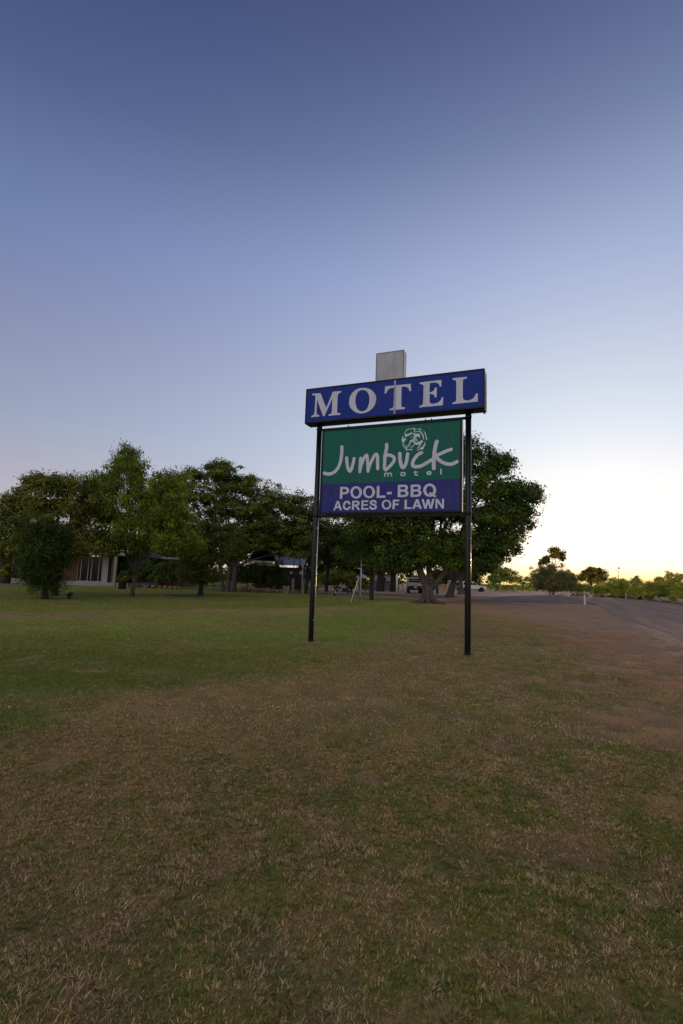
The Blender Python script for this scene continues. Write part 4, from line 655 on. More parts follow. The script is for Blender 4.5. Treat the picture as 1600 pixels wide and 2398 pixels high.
# low continuous scrub far away on the skyline
sk_b = []
for px in range(1130, 1760, 14): sk_b.append((px, 1377+(px-1130)*.012, 12, 7+3*random.random()))
bb = blobs_px(sk_b, 185); tag(crown('distant_scrub', bb, 16000, .6, OLIVE+WARM[:1], 130, None, clump=1.0), 'low far-off scrub along the skyline beyond the road', 'scrub', kind='stuff')
sk_b = []
for px in range(-120, 1130, 22): sk_b.append((px, 1372+(px-800)*.035-16-8*random.random(), 18, 14))
bb = blobs_px(sk_b, 135); tag(crown('distant_scrub', bb, 26000, .6, DARK+OLIVE[:1], 131, None, clump=1.2), 'dark far-off scrub closing the view behind the motel grounds', 'scrub', kind='stuff')
# ------------------------------------------------------------------ rocks
def rock_mesh(seed, m):
    import bmesh
    bm = bmesh.new(); bmesh.ops.create_icosphere(bm, subdivisions=3, radius=.5); r = np.random.default_rng(seed)
    nd = [Vector(r.normal(size=3)).normalized() for _ in range(9)]; off = r.uniform(.30, .46, 9)
    for v in bm.verts:
        for n_, o_ in zip(nd, off):
            k = v.co.dot(n_)
            if k > o_: v.co -= n_*(k-o_)*.9
        v.co *= 1+.05*(r.random()-.5)
    me = bpy.data.meshes.new('rock'); bm.to_mesh(me); bm.free(); me.materials.append(m); return me
rocks_a = [rock_mesh(200+i, M['rock']) for i in range(6)]; rocks_b = [rock_mesh(220+i, M['rock2']) for i in range(8)]
def place_rock(me, x, y, s, label, group, z=None):
    o = bpy.data.objects.new('rock', me); COL.objects.link(o); sx, sy, sz = s; o.scale = s; o.location = (x, y, sz*.36 if z is None else z); o.rotation_euler = (random.uniform(-.2, .2), random.uniform(-.2, .2), random.uniform(0, 6))
    tag(o, label, 'rock', group)
random.seed(300)
# rock edging along the far side of the road
edge = [G(1340, 1394.5), G(1405, 1397.5), G(1472, 1401), G(1530, 1407), G(1600, 1416), G(1680, 1430)]
seglen = 0; pts = []
for a, b in zip(edge, edge[1:]):
    L_ = math.hypot(b[0]-a[0], b[1]-a[1]); k = 0
    while k < L_: pts.append((a[0]+(b[0]-a[0])*k/L_, a[1]+(b[1]-a[1])*k/L_)); k += random.uniform(.45, .95)
for x, y in pts:
    s_ = random.uniform(.5, 1.0); dx, dy = (x/math.hypot(x, y)*random.uniform(.1, .8), y/math.hypot(x, y)*random.uniform(.1, .8))
    place_rock(random.choice(rocks_b), x+dx, y+dy, (s_, s_*random.uniform(.7, 1), s_*random.uniform(.55, .85)), 'rough tan rock in the loose row edging the far side of the road', 'rocks edging the road')
    if random.random() < .45: place_rock(random.choice(rocks_b), x+dx*2.2, y+dy*2.2+.3, (s_*.8, s_*.7, s_*.8), 'rough tan rock in the loose row edging the far side of the road', 'rocks edging the road')
for px, w_ in ((568, .78), (583, .6), (598, .72), (612, .5), (626, .75), (640, .55), (650, .5), (547, .7), (533, .5)):
    x, y, _ = at(px, 1385, 48.5); place_rock(random.choice(rocks_a), x, y+random.uniform(-.2, .2), (w_, w_*.8, w_*.72), 'reddish boulder at the foot of the hedge left of the stone block', 'boulders under the hedge by the pillars')
for px, w_ in ((337, .42), (347, .44), (360, .55), (374, .5), (387, .55), (400, .5), (412, .55), (424, .45), (302, .35), (290, .3)):
    x, y, _ = at(px, 1372, 49.2); place_rock(random.choice(rocks_a), x, y+random.uniform(-.2, .2), (w_, w_*.8, w_*.62), 'pinkish rock edging the hedge bed behind the forked tree', 'rocks edging the left hedge bed')

# ------------------------------------------------------------------ white guide posts
def guide_post(px, py, D, h, label, refl=True, wd=.11):
    x, y, _ = at(px, py, D); t = thing('guide_post', label, 'guide post', (x, y, 0), 0, 'white guide posts round the yard')
    mb = MB(); mb.box((0, 0, h/2-.1), (wd, wd*.55, h+.2), bev=.012); mb.build('post', M['white'], t)
    mb = MB(); mb.box((0, -wd*.32, h-.19), (wd*.6, .012, .17), bev=.003); mb.build('reflector', M['red'] if refl else M['darkmetal'], t); return t
for a in [(1369.7, 1416, 44.8, 1.13, 'nearest white guide post with a red reflector, standing at the road corner', True, .13), (1333, 1395.5, 80, .88, 'thicker right post of the close pair of white posts by the grey bush', True, .14), (1327.4, 1393, 86, .82, 'thinner left post of the close pair of white posts by the grey bush', False, .11),
          (1244.8, 1389, 97, .92, 'white guide post on the gravel left of the round grey bush', False, .12), (1241, 1384, 112, .8, 'dull grey post just behind the white one left of the grey bush', False, .13), (1178.5, 1383, 118, .8, 'white guide post near the hedge strip, right one of two', False, .12), (1175.6, 1383, 120, .75, 'white guide post near the hedge strip, left one of two', False, .1), (1466.4, 1402, 76, 1.0, 'lone white guide post standing in front of the rocks at the right', True, .14)]:
    guide_post(*a)
# round white sign disc
x, y, _ = at(1206, 1383, 118); t = thing('small_sign', 'small round white sign on a short stem near the far hedge', 'sign', (x, y, 0))
mb = MB(); mb.tube([(0, 0, -.1), (0, 0, .55)], .04, 8); mb.build('stem', M['galv'], t); mb = MB(); mb.tube([(0, -.02, .75), (0, .02, .75)], .24, 20); mb.build('disc', M['white'], t)
mb = MB(); mb.box((.2, 0, .04), (.5, .2, .1), bev=.02); mb.build('base', M['concrete'], t)
# two small distant signs at the yard end
for px, py, D, lab in ((1220, 1370, 135, 'small pale notice on a thin pole beside the low backlit tree'), (1171.5, 1369, 140, 'small pale notice on a thin pole in front of the stepped tree')):
    x, y, z = at(px, py, D); t = thing('small_sign', lab, 'sign', (x, y, 0)); mb = MB(); mb.tube([(0, 0, -.1), (0, 0, z)], .03, 8); mb.build('pole', M['galv'], t); mb = MB(); mb.box((0, -.05, z), (.42, .03, .55), bev=.01); mb.build('board', M['white'], t)
# street lamp
x, y, _ = at(1449.5, 1380, 150); zt = at(1449.5, 1333, 150)[2]
t = thing('street_lamp', 'tall street lamp with a hooded head and curved arm beyond the rocks', 'street lamp', (x, y, 0))
mb = MB(); mb.tube([(0, 0, -.1), (0, 0, 3), (0, 0, zt-.4)], [.11, .09, .07], 10); mb.build('pole', M['timber'], t)
mb = MB(); mb.tube([(0, 0, zt-.8)]+[(-.35+.5*cos(a_), 0, zt+.1+.55*sin(a_)) for a_ in np.linspace(-.9*pi, .45*pi, 14)]+[(.2, 0, zt+.5)], .035, 7); mb.build('arm', M['galv'], t)
mb = MB(); mb.lathe([(.05, .28), (.30, .05), (.34, -.08), (.28, -.10)], (.25, 0, zt+.3), 16); h_ = mb.build('lamp_head', M['darkmetal'], t); mb = MB(); mb.lathe([(.25, 0), (.16, -.10), (.0001, -.13)], (.25, 0, zt+.2), 14); mb.build('lens', M['globe'], h_)

# ------------------------------------------------------------------ vehicles
def wheel(parent, x, y, r=.36, wd=.24):
    mb = MB(); mb.lathe([(r*.6, -wd/2), (r*.9, -wd/2), (r, -wd*.35), (r, wd*.35), (r*.9, wd/2), (r*.6, wd/2)], (0, 0, 0), 24); o = mb.build('wheel', M['rubber'], parent); o.rotation_euler = (0, radians(90), 0); o.location = (x, y, r)
    mb = MB(); mb.lathe([(.0001, -wd*.42), (r*.2, -wd*.42), (r*.25, -wd*.3), (r*.55, -wd*.36), (r*.62, -wd*.5), (r*.62, wd*.5), (r*.55, wd*.36), (r*.25, wd*.3), (.0001, wd*.42)], (0, 0, 0), 18); mb.build('rim', M['galv'], o)
# work truck seen from behind (y = forward)
x, y, _ = at(973, 1389.7, 62); t = thing('work_truck', 'shade darkened white work truck with a tray, parked under the fig trees, rear towards us', 'truck', (x, y, 0), radians(-5))
mb = MB(); mb.prism([(2.6, .62), (5.0, .62), (5.05, .95), (4.95, 1.12), (3.95, 1.22), (3.55, 1.86), (3.4, 1.93), (2.7, 1.93), (2.6, 1.86)], 0, -.84, .84); cab = mb.build('cab', M['shadedwhite'], t)
mb = MB(); mb.box((0, 2.592, 1.55), (1.40, .02, .50), bev=.03); mb.build('rear_window', M['glass'], cab)
mb = MB()
for s_ in (-1, 1): mb.box((s_*.847, 3.1, 1.52), (.014, .75, .44), bev=.005)
mb.build('side_window', M['glass'], cab)
mb = MB(); mb.box((0, 3.80, 1.55), (1.4, .03, .56), rx=radians(-33)); mb.build('windscreen', M['glass'], cab)
mb = MB(); mb.box((0, 1.2, .98), (1.84, 2.55, .10), bev=.02); 
for s_ in (-1, 1): mb.box((s_*.90, 1.2, 1.16), (.035, 2.5, .27), bev=.008)
mb.box((0, -.06, 1.16), (1.80, .035, .27), bev=.008); mb.build('tray', M['shadedwhite'], t)
mb = MB()
for s_ in (-1, 1): mb.tube([(s_*.8, 2.4, 1.0), (s_*.8, 2.4, 1.92)], .025, 8)
for z_ in (1.35, 1.6, 1.92): mb.tube([(-.8, 2.4, z_), (.8, 2.4, z_)], .02, 8)
mb.build('headboard', M['galv'], t)
mb = MB(); mb.box((0, 2.2, .55), (.9, 4.6, .22), bev=.02); mb.box((0, .05, .72), (1.6, .10, .26), bev=.02); mb.box((0, 1.1, .80), (1.7, 2.1, .2)); mb.build('chassis', M['grime'], t)
for s_ in (-1, 1):
    mb = MB(); mb.box((s_*.72, -.02, .83), (.26, .05, .12), bev=.01); mb.build('tail_light', M['red'], t)
    mb = MB(); mb.box((s_*.78, .52, .42), (.3, .02, .5)); mb.build('mudflap', M['rubber'], t)
    wheel(t, s_*.74, .95, .38); wheel(t, s_*.74, 4.1, .38)
mb = MB(); mb.box((.0, -.09, .78), (.37, .012, .12), bev=.004); mb.build('number_plate', M['white'], t)
# side-on white four wheel drive (local x = forward)
x, y, _ = at(1137, 1385.6, 96); t = thing('parked_car', 'white four wheel drive parked side on at the far side of the yard', 'car', (x-4.55, y, 0), radians(-6))
body = [(0, .55), (.02, 1.02), (.10, 1.10), (3.05, 1.13), (3.95, 1.06), (4.45, .95), (4.55, .80), (4.52, .48), (.1, .46)]
mb = MB(); mb.prism(body, 1, -.88, .88); bd = mb.build('body', M['white'], t)
cabp = [(.12, 1.10), (.30, 1.68), (.42, 1.78), (2.15, 1.78), (2.38, 1.68), (3.08, 1.12)]
mb = MB(); mb.prism(cabp, 1, -.78, .78); mb.build('cabin', M['white'], bd)
mb = MB()
for a_, b_, c_, d_ in ((.35, 1.18, .45, 1.18), (1.25, 2.05, 1.25, 2.0), (2.12, 2.85, 2.12, 2.38)):
    mb.prism([(a_, 1.17), (b_, 1.17), (d_, 1.66), (c_, 1.66)], 1, -.79, .79)
mb.build('side_window', M['glass'], bd)
mb = MB(); mb.box((2.76, 0, 1.41), (.03, 1.4, .78), ry=radians(-51)); mb.build('windscreen', M['glass'], bd)
mb = MB(); mb.box((4.5, 0, .58), (.22, 1.8, .22), bev=.05); mb.box((.03, 0, .58), (.2, 1.8, .22), bev=.05); mb.build('bumper', M['galv'], t)
mb = MB(); mb.box((2.25, 0, .45), (4.2, 1.5, .22)); mb.build('chassis', M['grime'], t)
for s_ in (-1, 1):
    for wx in (.85, 3.6):
        mb = MB(); r = .38; wd = .25
        mb.lathe([(r*.6, -wd/2), (r*.9, -wd/2), (r, -wd*.35), (r, wd*.35), (r*.9, wd/2), (r*.6, wd/2)], (0, 0, 0), 24); wo = mb.build('wheel', M['rubber'], t); wo.rotation_euler = (radians(90), 0, 0); wo.location = (wx, s_*.80, r)
        mb = MB(); mb.lathe([(.0001, -wd*.42), (r*.25, -wd*.42), (r*.55, -wd*.36), (r*.62, -wd*.5), (r*.62, wd*.5), (r*.55, wd*.36), (.0001, wd*.42)], (0, 0, 0), 18); mb.build('rim', M['galv'], wo)
        mb = MB(); mb.lathe([(.40, -.05), (.46, -.05), (.46, .05), (.40, .05)], (0, 0, 0), 20); wa = mb.build('wheel_arch', M['grime'], t); wa.rotation_euler = (radians(90), 0, 0); wa.location = (wx, s_*.85, r+.02)
    mb = MB(); mb.box((4.46, s_*.68, .80), (.12, .3, .16), bev=.03); mb.build('headlight', M['globe'], t)

# ------------------------------------------------------------------ left building
BY = 50.
def bx(px): return GX(px, BY)
X0, X1 = bx(-160), bx(275)
t = thing('motel_building', 'long low brick motel wing with white framed sliding doors and a verandah', 'building', (0, BY, 0))
def rect(mb, xa, xb, z0, z1, y0, y1, bev=0): mb.box(((xa+xb)/2, (y0+y1)/2, (z0+z1)/2), (abs(xb-xa), y1-y0, z1-z0), bev=bev)
mb = MB(); rect(mb, X0, X1+1.2, -.1, .36, -.5, 9); mb.build('plinth', M['concrete'], t)
mb = MB(); rect(mb, X0, bx(7), .36, 3.0, 0, .25); rect(mb, bx(60), bx(178), .36, 3.0, 0, .25); rect(mb, X0, X1+.6, 2.78, 3.0, .26, .5); rect(mb, X1+.4, X1+.6, .36, 3.0, .5, 9); rect(mb, X0, X1+.6, .36, 3, 9, 9.2); mb.build('brick_wall', M['brickwall'], t)
mb = MB(); rect(mb, X0-.4, X1+.8, .361, .39, .6, 8.9); mb.build('floor_slab', M['darkgap'], t)
def glazing(px0, px1, mull, h=2.42):
    xa, xb = bx(px0), bx(px1); w_ = .07
    mb = MB(); rect(mb, xa, xb, .36, .36+w_, .03, .11); rect(mb, xa, xb, .36+h-w_, .36+h, .03, .11)
    for m_ in mull: c = bx(m_); rect(mb, c-w_/2, c+w_/2, .36+w_+.002, .36+h-w_-.002, .03, .11)
    fr = mb.build('sliding_door', M['dimwhite'], t)
    mb = MB(); rect(mb, xa+w_, xb-w_, .43, .3+h, .065, .075); mb.build('pane', M['glass'], fr)
    mb = MB(); n_ = int((xb-xa)/.12)
    for k in range(n_): c = xa+(xb-xa)*(k+.5)/n_; rect(mb, c-.05, c+.05, .40, .36+h, .3+.04*(k % 2), .33+.04*(k % 2))
    mb.build('curtain', M['curtain'], fr)
    for m_ in mull[1:-1:2]: mb = MB(); c = bx(m_); rect(mb, c-.05, c+.05, 1.25, 1.55, .0, .03, .01); mb.build('handle', M['dimwhite'], fr)
glazing(7, 60, (8.2, 25, 43, 59)); glazing(178, 237, (178.6, 186, 203, 211, 228, 236.4))
mb = MB(); rect(mb, bx(238.5), bx(251), .36, 3.0, -.06, .25); mb.build('white_pier', M['dimwhite'], t)
mb = MB(); rect(mb, bx(268), bx(300), .36, 2.8, 1.2, 1.4); rect(mb, bx(251), bx(256), .36, 3.0, .0, .25); mb.build('dark_entry', M['darkgap'], t)
mb = MB(); mb.prism([(-1.9, 3.02), (-1.9, 3.12), (4.6, 3.55), (11, 3.12), (11, 3.02)], 0, X0-.6, X1+1.4); rf = mb.build('roof', M['roof'], t)
mb = MB(); rect(mb, X0-.6, X1+1.4, 2.93, 3.14, -1.95, -1.905); mb.build('fascia', M['dimwhite'], rf)
for px in (252.6, -60): 
    mb = MB(); c = GX(px+4, BY-2.6); rect(mb, c-.13, c+.13, -.1, 3.05, -1.75, -1.5, .02); mb.build('verandah_post', M['beige'], t)
mb = MB(); rect(mb, bx(262), bx(268), 0, 2.9, -.4, 0); mb.build('dark_pier', M['darkmetal'], t)
for px in (150, 218, 232):
    mb = MB(); c = bx(px); rect(mb, c-.17, c+.17, 2.80, 2.84, -.62, -.5); mb.build('ceiling_lamp', M['lampon'], t)
# paved strip in front
sheet('path', [(GX(-80, 46.2), 46.2), (GX(280, 46.4), 46.4), (GX(282, 45.2), 45.2), (GX(-80, 44.6), 44.6)], .012, M['concrete'], amp=.05, step=1)
# planters and bin
x, y, _ = at(12, 1367, 46.6); t = thing('planter', 'dark brown tub planter with a spiky plant, left edge by the glass doors', 'planter', (x, y, 0))
mb = MB(); mb.lathe([(.34, 0), (.42, .1), (.44, .5), (.47, .55), (.40, .56), (.38, .48)], n=20); mb.build('tub', M['terracotta'], t)
crown('plant', [(0, 0, 1.15, .42, .42, .75), (0, 0, 1.9, .3, .3, .5)], 2200, .34, BRIGHT[:2]+OLIVE[:1], 401, t, clump=.2, slim=.12)
x, y, _ = at(286, 1377.5, 43.5); t = thing('planter', 'tall black planter pot with a small bush in front of the dark entry', 'planter', (x, y, 0))
mb = MB(); mb.lathe([(.24, 0), (.30, .05), (.36, .62), (.38, .66), (.33, .66), (.30, .55)], n=20); mb.build('tub', M['darkmetal'], t)
crown('plant', [(0, 0, 1.0, .36, .36, .42)], 1500, .13, OLIVE[:3], 402, t, clump=.15)
# small black spotlight on the lawn
x, y, _ = at(162, 1398.5, 27); t = thing('garden_spotlight', 'small black garden spotlight on the lawn beside the vase shaped shrub', 'spotlight', (x, y, 0))
mb = MB(); mb.box((0, 0, .07), (.16, .16, .14), bev=.03); mb.build('base', M['darkmetal'], t); mb = MB(); mb.tube([(-.12, 0, .17), (.14, 0, .24)], [.085, .11], 14); mb.build('lamp_housing', M['darkmetal'], t)
# flat blue hose coil
x, y, _ = at(432, 1394, 34.5); t = MB()
for k in range(7): t.tube([(1.1*(.35+.09*k)*cos(a_)*1.4, .7*(.35+.09*k)*sin(a_), .03+.012*(k % 2)) for a_ in np.linspace(0, 2*pi, 20)], .02, 6, cap=False)
tag(t.build('garden_hose', mat('blue_hose', (.02, .06, .10), .5, noise=.2), loc=(x, y, 0)), 'flat coil of dark blue hose lying on the lawn under the bushy tree', 'hose')

# low brick wing with pale gutter behind the hedge
t = thing('brick_outbuilding', 'low red brick wing with a pale gutter showing above the left hedge', 'building', (GX(365, 58), 58, 0))
mb = MB(); rect(mb, -3.2, 4.2, -.1, 3.0, 0, .25); rect(mb, -3.2, -2.95, -.1, 3, .25, 6); rect(mb, 3.95, 4.2, -.1, 3, .25, 6); rect(mb, -3.2, 4.2, -.1, 3, 6, 6.25); mb.build('wall', M['brickwall'], t)
mb = MB(); mb.prism([(-.6, 3.02), (-.6, 3.1), (3.1, 3.25), (6.8, 3.1), (6.8, 3.02)], 0, -3.5, 4.5); r_ = mb.build('roof', M['roof'], t); mb = MB(); rect(mb, -3.5, 4.5, 2.98, 3.16, -.72, -.61); mb.build('gutter', M['dimwhite'], r_)

def hedge(label, pxa, pxb, D, z0, z1, n, pal, seed, depth=.8):
    xa, xb = GX(pxa, D), GX(pxb, D); k = max(3, int((xb-xa)/1.0)); bl = [(xa+(xb-xa)*(i+.5)/k, D, (z0+z1)/2, (xb-xa)/k*.75, depth, (z1-z0)/2) for i in range(k)]
    cx = (xa+xb)/2; t = thing('hedge', label, 'hedge', (cx, D, 0)); bl = [(b[0]-cx, 0, *b[2:]) for b in bl]
    mb = MB()
    for b in bl: mb.tube([(b[0], 0, -.05), (b[0]+.1, .05, b[2])], [.05, .03], 6)
    mb.build('stems', M['barkd'], t); crown('foliage', bl, n, .13, pal, seed, t, clump=.28, shell=.6); return t
hedge('clipped dark hedge above the small rocks behind the forked tree', 288, 440, 50.2, .3, 2.55, 26000, FIG[:2]+DARK, 410)
hedge('tall dark hedge between the bushy tree and the stone block', 540, 664, 50.5, .3, 2.75, 24000, DARK, 411)

# curved porch roof and pale roofed wing
t = thing('porch', 'curved dark porch roof with a pale beam among the trees', 'porch', (GX(612, 60), 60, 0))
hw = 1.62; arc = [(hw*cos(a_), 3.1+1.62*sin(a_)) for a_ in np.linspace(0, pi, 19)]; inner = [(hw*.93*cos(a_), 3.1+1.50*sin(a_)) for a_ in np.linspace(pi, 0, 19)]
mb = MB()
for i in range(18): mb.prism([arc[i], arc[i+1], inner[17-i], inner[18-i]], 1, 0, 5)
mb.build('vault_roof', M['darkmetal'], t)
mb = MB(); mb.prism([(hw*.93*cos(a_), 3.1+1.50*sin(a_)) for a_ in np.linspace(0, pi, 15)]+[(-hw*.93, .0), (hw*.93, .0)], 1, 4.4, 4.5); mb.build('back_wall', M['darkgap'], t)  # back wall coloured dark to paint the shaded porch interior
mb = MB()
for k in range(5): mb.tube([(hw*.9*cos(a_), 1.2*k*.9+.3, 3.08+1.45*sin(a_)) for a_ in np.linspace(.1, pi-.1, 11)], .035, 6)
mb.build('roof_rib', M['timber'], t)
mb = MB(); mb.box((0, -.05, 3.12), (3.3, .10, .20), bev=.01); mb.build('beam', M['dimwhite'], t)
mb = MB(); mb.box((0, .1, 2.8), (3.0, .12, .34)); mb.build('fascia_board', M['tan'], t)
for s_ in (-1, 1): mb = MB(); mb.box((s_*1.5, .05, 1.3), (.14, .14, 2.9), bev=.01); mb.build('post', M['timber'], t)
mb = MB(); mb.ball((1.35, -.25, 3.0), .09, 8); mb.build('porch_lamp', M['lampon'], t)
t = thing('pale_roof_wing', 'motel wing with a pale blue metal roof right of the curved porch', 'building', (GX(672, 61), 61, 0))
mb = MB(); rect(mb, -1.7, 1.75, -.1, 2.6, .5, 6); mb.build('wall', M['darkgap'], t)
mb = MB(); n_ = 24
for k in range(n_):
    xa = -1.9+3.9*k/n_; mb.prism([(xa, 0), (xa+.08, .03), (xa+.1625, 0), (xa+.1625, -.03), (xa, -.03)], 1, 0, 4.2)
rf = mb.build('roof', M['roof'], t); rf.location = (0, 0, 2.86); rf.rotation_euler = (radians(19), 0, 0)
mb = MB(); rect(mb, 1.72, 1.85, 0, 4.3, -.05, .1); mb.build('downpipe', M['dimwhite'], t)

# stone pillars, block, globe lamps, rail
for px, lab in ((685.5, 'pink stone gate pillar, left one beside the stone block'), (709, 'pink stone gate pillar, right one beside the slim dark trunk')):
    x, y, _ = at(px, 1388, 48.5); t = thing('stone_pillar', lab, 'pillar', (x, y, 0), 0, 'stone gate pillars')
    mb = MB(); mb.box((0, 0, .62), (.24, .30, 1.32), bev=.01); mb.build('shaft', M['pillar'], t); mb = MB(); mb.box((0, 0, 1.305), (.28, .34, .05), bev=.01); mb.build('cap', M['concrete'], t)
x, y, _ = at(670.5, 1389, 48.3); t = thing('stone_planter', 'knee high square block of tan stone beside the left pillar', 'stone block', (x, y, 0))
mb = MB(); mb.box((0, 0, .29), (.62, .5, .62), bev=.02); mb.build('block', M['pillar'], t); mb = MB(); mb.box((0, 0, .62), (.66, .54, .05), bev=.01); mb.build('cap', M['tan'], t)
for px, lab in ((682.3, 'white globe lamp on a thin black post behind the left stone pillar'), (704.8, 'white globe lamp on a thin black post between the stone pillars')):
    x, y, z = at(px, 1341.5, 49.4); t = thing('globe_lamp', lab, 'lamp', (x, y, 0), 0, 'globe lamps by the gate')
    mb = MB(); mb.tube([(0, 0, -.05), (0, 0, z-.15)], .035, 10); mb.lathe([(.08, 0), (.10, .03), (.05, .09)], (0, 0, z-.22), 14); mb.build('post', M['darkmetal'], t)
    mb = MB(); mb.ball((0, 0, z), .155, 12); mb.build('globe', M['globe'], t)
x, y, _ = at(700.5, 1388, 50.5); t = thing('gate_arch', 'thin black metal gate frame standing behind the stone pillars', 'gate frame', (x, y, 0))
for dx in (-.62, -.05): mb = MB(); mb.tube([(dx, 0, -.05), (dx, 0, 3.3)], .035, 8); mb.build('post', M['darkmetal'], t)
mb = MB(); mb.tube([(-.62, 0, 3.3), (-.05, 0, 3.3)], .035, 8); mb.build('crossbar', M['darkmetal'], t)
xa, xb = GX(722, 54), GX(812, 54); t = thing('post_rail', 'long low pale rail on short dark posts behind the leaning timber', 'rail', ((xa+xb)/2, 54, 0)); hw = (xb-xa)/2
mb = MB(); mb.tube([(-hw, 0, .72), (0, 0, .72), (hw, 0, .72)], .03, 8); mb.build('rail', M['galv'], t)
for k in range(5): mb = MB(); c = -hw+2*hw*k/4; mb.box((c, 0, .3), (.09, .09, .82), bev=.01); mb.build('post', M['darkmetal'], t)
mb = MB(); mb.box((0, 0, 0), (2*hw, .16, .22), bev=.02); tag(mb.build('low_kerb', M['concrete'], loc=((xa+xb)/2, 52.9, .03)), 'low pale concrete kerb along the lawn below the rail', 'kerb')
for i, (px, D, c) in enumerate(((806, 56.5, 'brown earthenware pot by the right end of the rail, left one'), (812, 56.8, 'brown earthenware pot by the right end of the rail, right one'))):
    x, y, _ = at(px, 1380, D); mb = MB(); mb.lathe([(.16, 0), (.26, .2), (.24, .42), (.28, .46), (.22, .46), (.2, .3)], n=16); tag(mb.build('clay_pot', M['brick'], loc=(x, y, 0)), c, 'pot', 'clay pots by the rail')
bush('sunlit yellow green bush behind the white rail', [(790, 1350, 26, 16), (765, 1360, 24, 14), (815, 1355, 14, 16)], 62, 9000, .18, BRIGHT, 420, clump=.4)
bush('olive shrub beside the yellow lit board', [(822, 1362, 12, 20), (850, 1366, 14, 16)], 60, 6000, .15, OLIVE+WARM[:1], 421, clump=.3)
# leaning timber
x, y, _ = at(795.7, 1413.8, 30.8); t = thing('leaning_timber', 'short leaning grey timber with a dark iron fitting on the lawn', 'timber post', (x, y, 0))
mb = MB(); mb.box((-.13, 0, .28), (.09, .07, .68), ry=radians(-24), bev=.01); mb.build('post', M['timber'], t)
mb = MB(); mb.tube([(-.28, -.03, .50), (-.33, -.03, .66), (-.31, -.03, .86)], [.04, .05, .015], 8); mb.tube([(-.38, -.03, .52), (-.20, -.03, .58)], .03, 8); mb.build('iron_fitting', M['darkmetal'], t)
# garden ornament: post with little wheel vane and crossed white prop
x, y, _ = at(840.6, 1411, 33.2); t = thing('garden_ornament', 'dark post carrying a small spoked wheel, propped by crossed white rods', 'garden ornament', (x, y, 0))
mb = MB(); mb.box((0, 0, .35), (.10, .10, .85), bev=.01); mb.tube([(0, 0, .7), (-.02, 0, 1.62)], .045, 8); mb.build('post', M['timber'], t)
mb = MB(); mb.tube([(-.53, -.3, 0), (-.30, -.15, .78), (-.06, 0, 1.56)], .022, 8); mb.tube([(-.19, 0, 1.36), (-.07, -.05, .84)], .022, 8); mb.build('prop_rod', M['white'], t)
mb = MB(); c = (.16, -.05, 1.75); mb.tube([(c[0]+.10*cos(a_), c[1], c[2]+.10*sin(a_)) for a_ in np.linspace(0, 2*pi, 19)], .018, 6, cap=False)
for k in range(6): mb.tube([c, (c[0]+.10*cos(k*pi/3), c[1], c[2]+.10*sin(k*pi/3))], .009, 5)
mb.build('wheel_vane', mat('pale_blue_enamel', (.35, .42, .6), .4, noise=.2), t)
mb = MB(); mb.box((.13, 0, 1.62), (.62, .08, .06), bev=.01); mb.box((.36, 0, 1.69), (.18, .02, .10), ry=radians(25)); mb.box((-.12, 0, 1.69), (.08, .06, .12), bev=.01); mb.build('cross_plate', mat('faded_enamel', (.40, .46, .42), .6, noise=.3), t)
# white yard pole with cross arm
x, y, _ = at(844.7, 1385, 47); zt = at(844.7, 1311, 47)[2]; t = thing('yard_pole', 'slim white pole with a side arm and pale lamp, behind the ornament', 'pole', (x, y, 0))
mb = MB(); mb.tube([(0, 0, -.1), (0, 0, zt)], .05, 10); mb.build('pole', M['white'], t); mb = MB(); mb.tube([(0, 0, zt-.48), (1.0, 0, zt-.48)], .018, 8); mb.build('arm', M['galv'], t)
mb = MB(); mb.box((.35, 0, zt+.1), (.22, .16, .18), bev=.03); mb.box((.15, 0, zt+.02), (.3, .03, .03)); mb.build('lamp_head', M['globe'], t)
# lit board and grey fence
x, y, z = at(860.5, 1362, 63); t = thing('lit_board', 'small yellow and white lit board between the ornament and the brown trunk', 'lit sign', (x, y, 0))
mb = MB(); mb.box((0, .03, z), (.46, .08, .92), bev=.01); mb.build('case', M['white'], t); mb = MB(); mb.box((0, -.016, z+.14), (.40, .01, .55)); mb.build('yellow_panel', M['signlit'], t)
mb = MB(); mb.box((0, -.016, z-.28), (.40, .01, .25)); mb.build('white_panel', mat('lit_white_panel', (.7, .65, .6), .5, noise=.05, emit=((1, .8, .65), .35)), t)
for s_ in (-1, 1): mb = MB(); mb.tube([(s_*.2, .03, -.05), (s_*.2, .03, z-.46)], .03, 8); mb.build('leg', M['darkmetal'], t)
xa, xb = GX(846, 72), GX(880, 72)
def slat_fence(label, pxa, pxb, D, h, m, gap=.14):
    xa, xb = GX(pxa, D), GX(pxb, D); t = thing('fence', label, 'fence', ((xa+xb)/2, D, 0)); hw = (xb-xa)/2; n_ = int(2*hw/gap)
    mb = MB()
    for k in range(n_): c = -hw+2*hw*(k+.5)/n_; mb.box((c, 0, h/2), (gap*.8, .02, h-.05*(k % 2)))
    mb.build('slats', m, t); mb = MB()
    for z_ in (.3, h-.3): mb.box((0, .04, z_), (2*hw, .05, .08))
    mb.build('rail', m, t)
    mb = MB()
    for k in range(3): mb.box((-hw+hw*k, .09, h/2), (.09, .09, h+.1))
    mb.build('posts', M['white'], t); return t
slat_fence('grey slatted fence under the trees between the brown trunk and the thick pair', 846, 935, 74, 1.45, M['timber'])
slat_fence('tan board fence section seen between the fig trunks', 1026, 1048, 84, 1.2, M['tan'])
x, y, _ = at(0, 1375, 82); t = thing('pale_building', 'pale walled building glimpsed through the trees behind the slatted fence', 'building', (GX(905, 90), 90, 0))
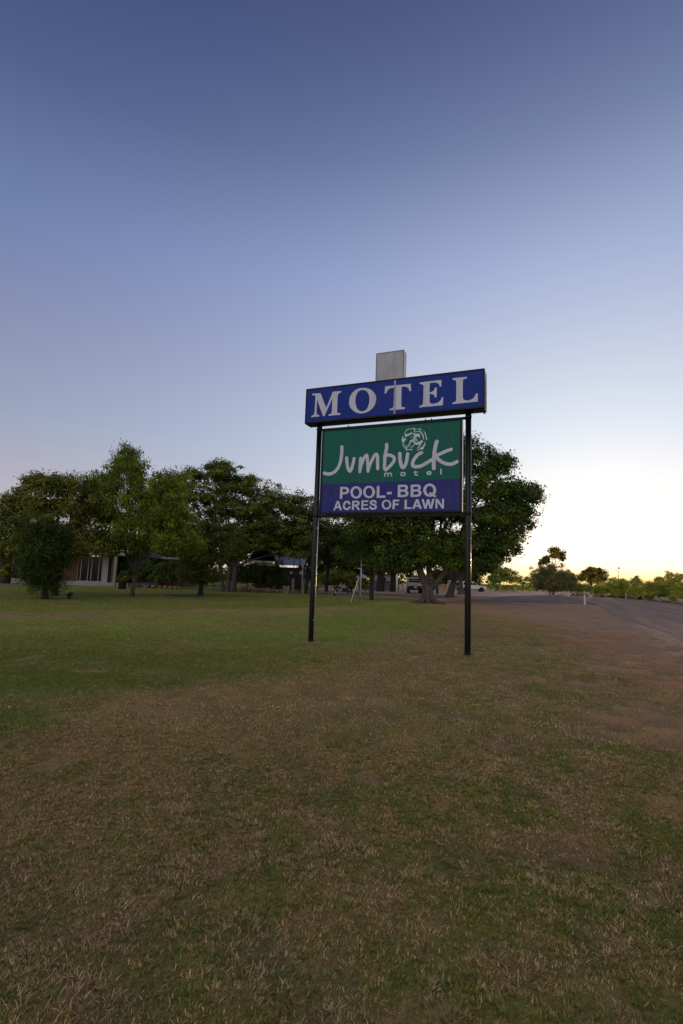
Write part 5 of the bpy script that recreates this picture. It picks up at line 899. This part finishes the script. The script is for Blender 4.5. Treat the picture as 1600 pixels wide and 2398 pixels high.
mb = MB(); rect(mb, -1.8, 1.4, 0, 2.4, 0, 4); mb.build('wall', M['whitebox'], t); mb = MB(); rect(mb, -2.0, 1.6, 2.4, 2.55, -.3, 4.3); mb.build('roof', M['roof'], t); mb = MB(); rect(mb, -.9, -.1, 1.0, 1.9, -.02, .05); mb.build('window', M['glass'], t)
x, y, _ = at(930.5, 1380, 66); t = thing('painted_post', 'broad white painted post leaning beside the thick dark trunk', 'post', (x, y, 0))
mb = MB(); mb.tube([(0, 0, -.1), (-.05, 0, 1.2), (-.1, 0, 2.2)], [.17, .13, .11], 10); mb.build('post', M['white'], t); mb = MB(); mb.lathe([(.24, -.05), (.24, .1), (.15, .2)], n=12); mb.build('base', M['concrete'], t)
x, y, _ = at(943.5, 1379, 70); t = thing('picnic_table', 'small pale pedestal table beyond the work truck', 'table', (x, y, 0))
mb = MB(); mb.box((0, 0, .74), (.55*1.0, .5, .06), bev=.01); mb.build('tabletop', M['white'], t); mb = MB(); mb.tube([(0, 0, -.05), (0, 0, .71)], .05, 8); mb.build('leg', M['galv'], t)
x, y, _ = at(1024, 1391, 66); mb = MB(); mb.tube([(0, 0, -.1), (0, 0, .5), (.03, 0, 1.25)], [.17, .15, .14], 10, lump=.1); tag(mb.build('tree_stump', M['barkd'], loc=(x, y, 0)), 'dark upright stump between the two nearest fig trunks', 'stump')
x, y, _ = at(1068, 1377, 100); t = thing('white_caravan', 'small white caravan with a blue stripe glimpsed between the fig trunks', 'caravan', (x, y, 0))
mb = MB(); mb.box((0, 1, 1.15), (2.6, 2.0, 1.7), bev=.25); bd = mb.build('body', M['shadedwhite'], t); mb = MB(); mb.box((0, -.01, 1.25), (.9, .03, .5), bev=.01); mb.build('window', M['glass'], bd); mb = MB(); mb.box((0, -.012, .75), (2.2, .03, .18)); mb.build('stripe', M['blue'], bd)
for s_ in (-.5, .5): mb = MB(); mb.lathe([(.0001, -.1), (.3, -.1), (.32, 0), (.3, .1), (.0001, .1)], n=16); wo = mb.build('wheel', M['rubber'], t); wo.rotation_euler = (radians(90), 0, 0); wo.location = (s_, .15, .32)
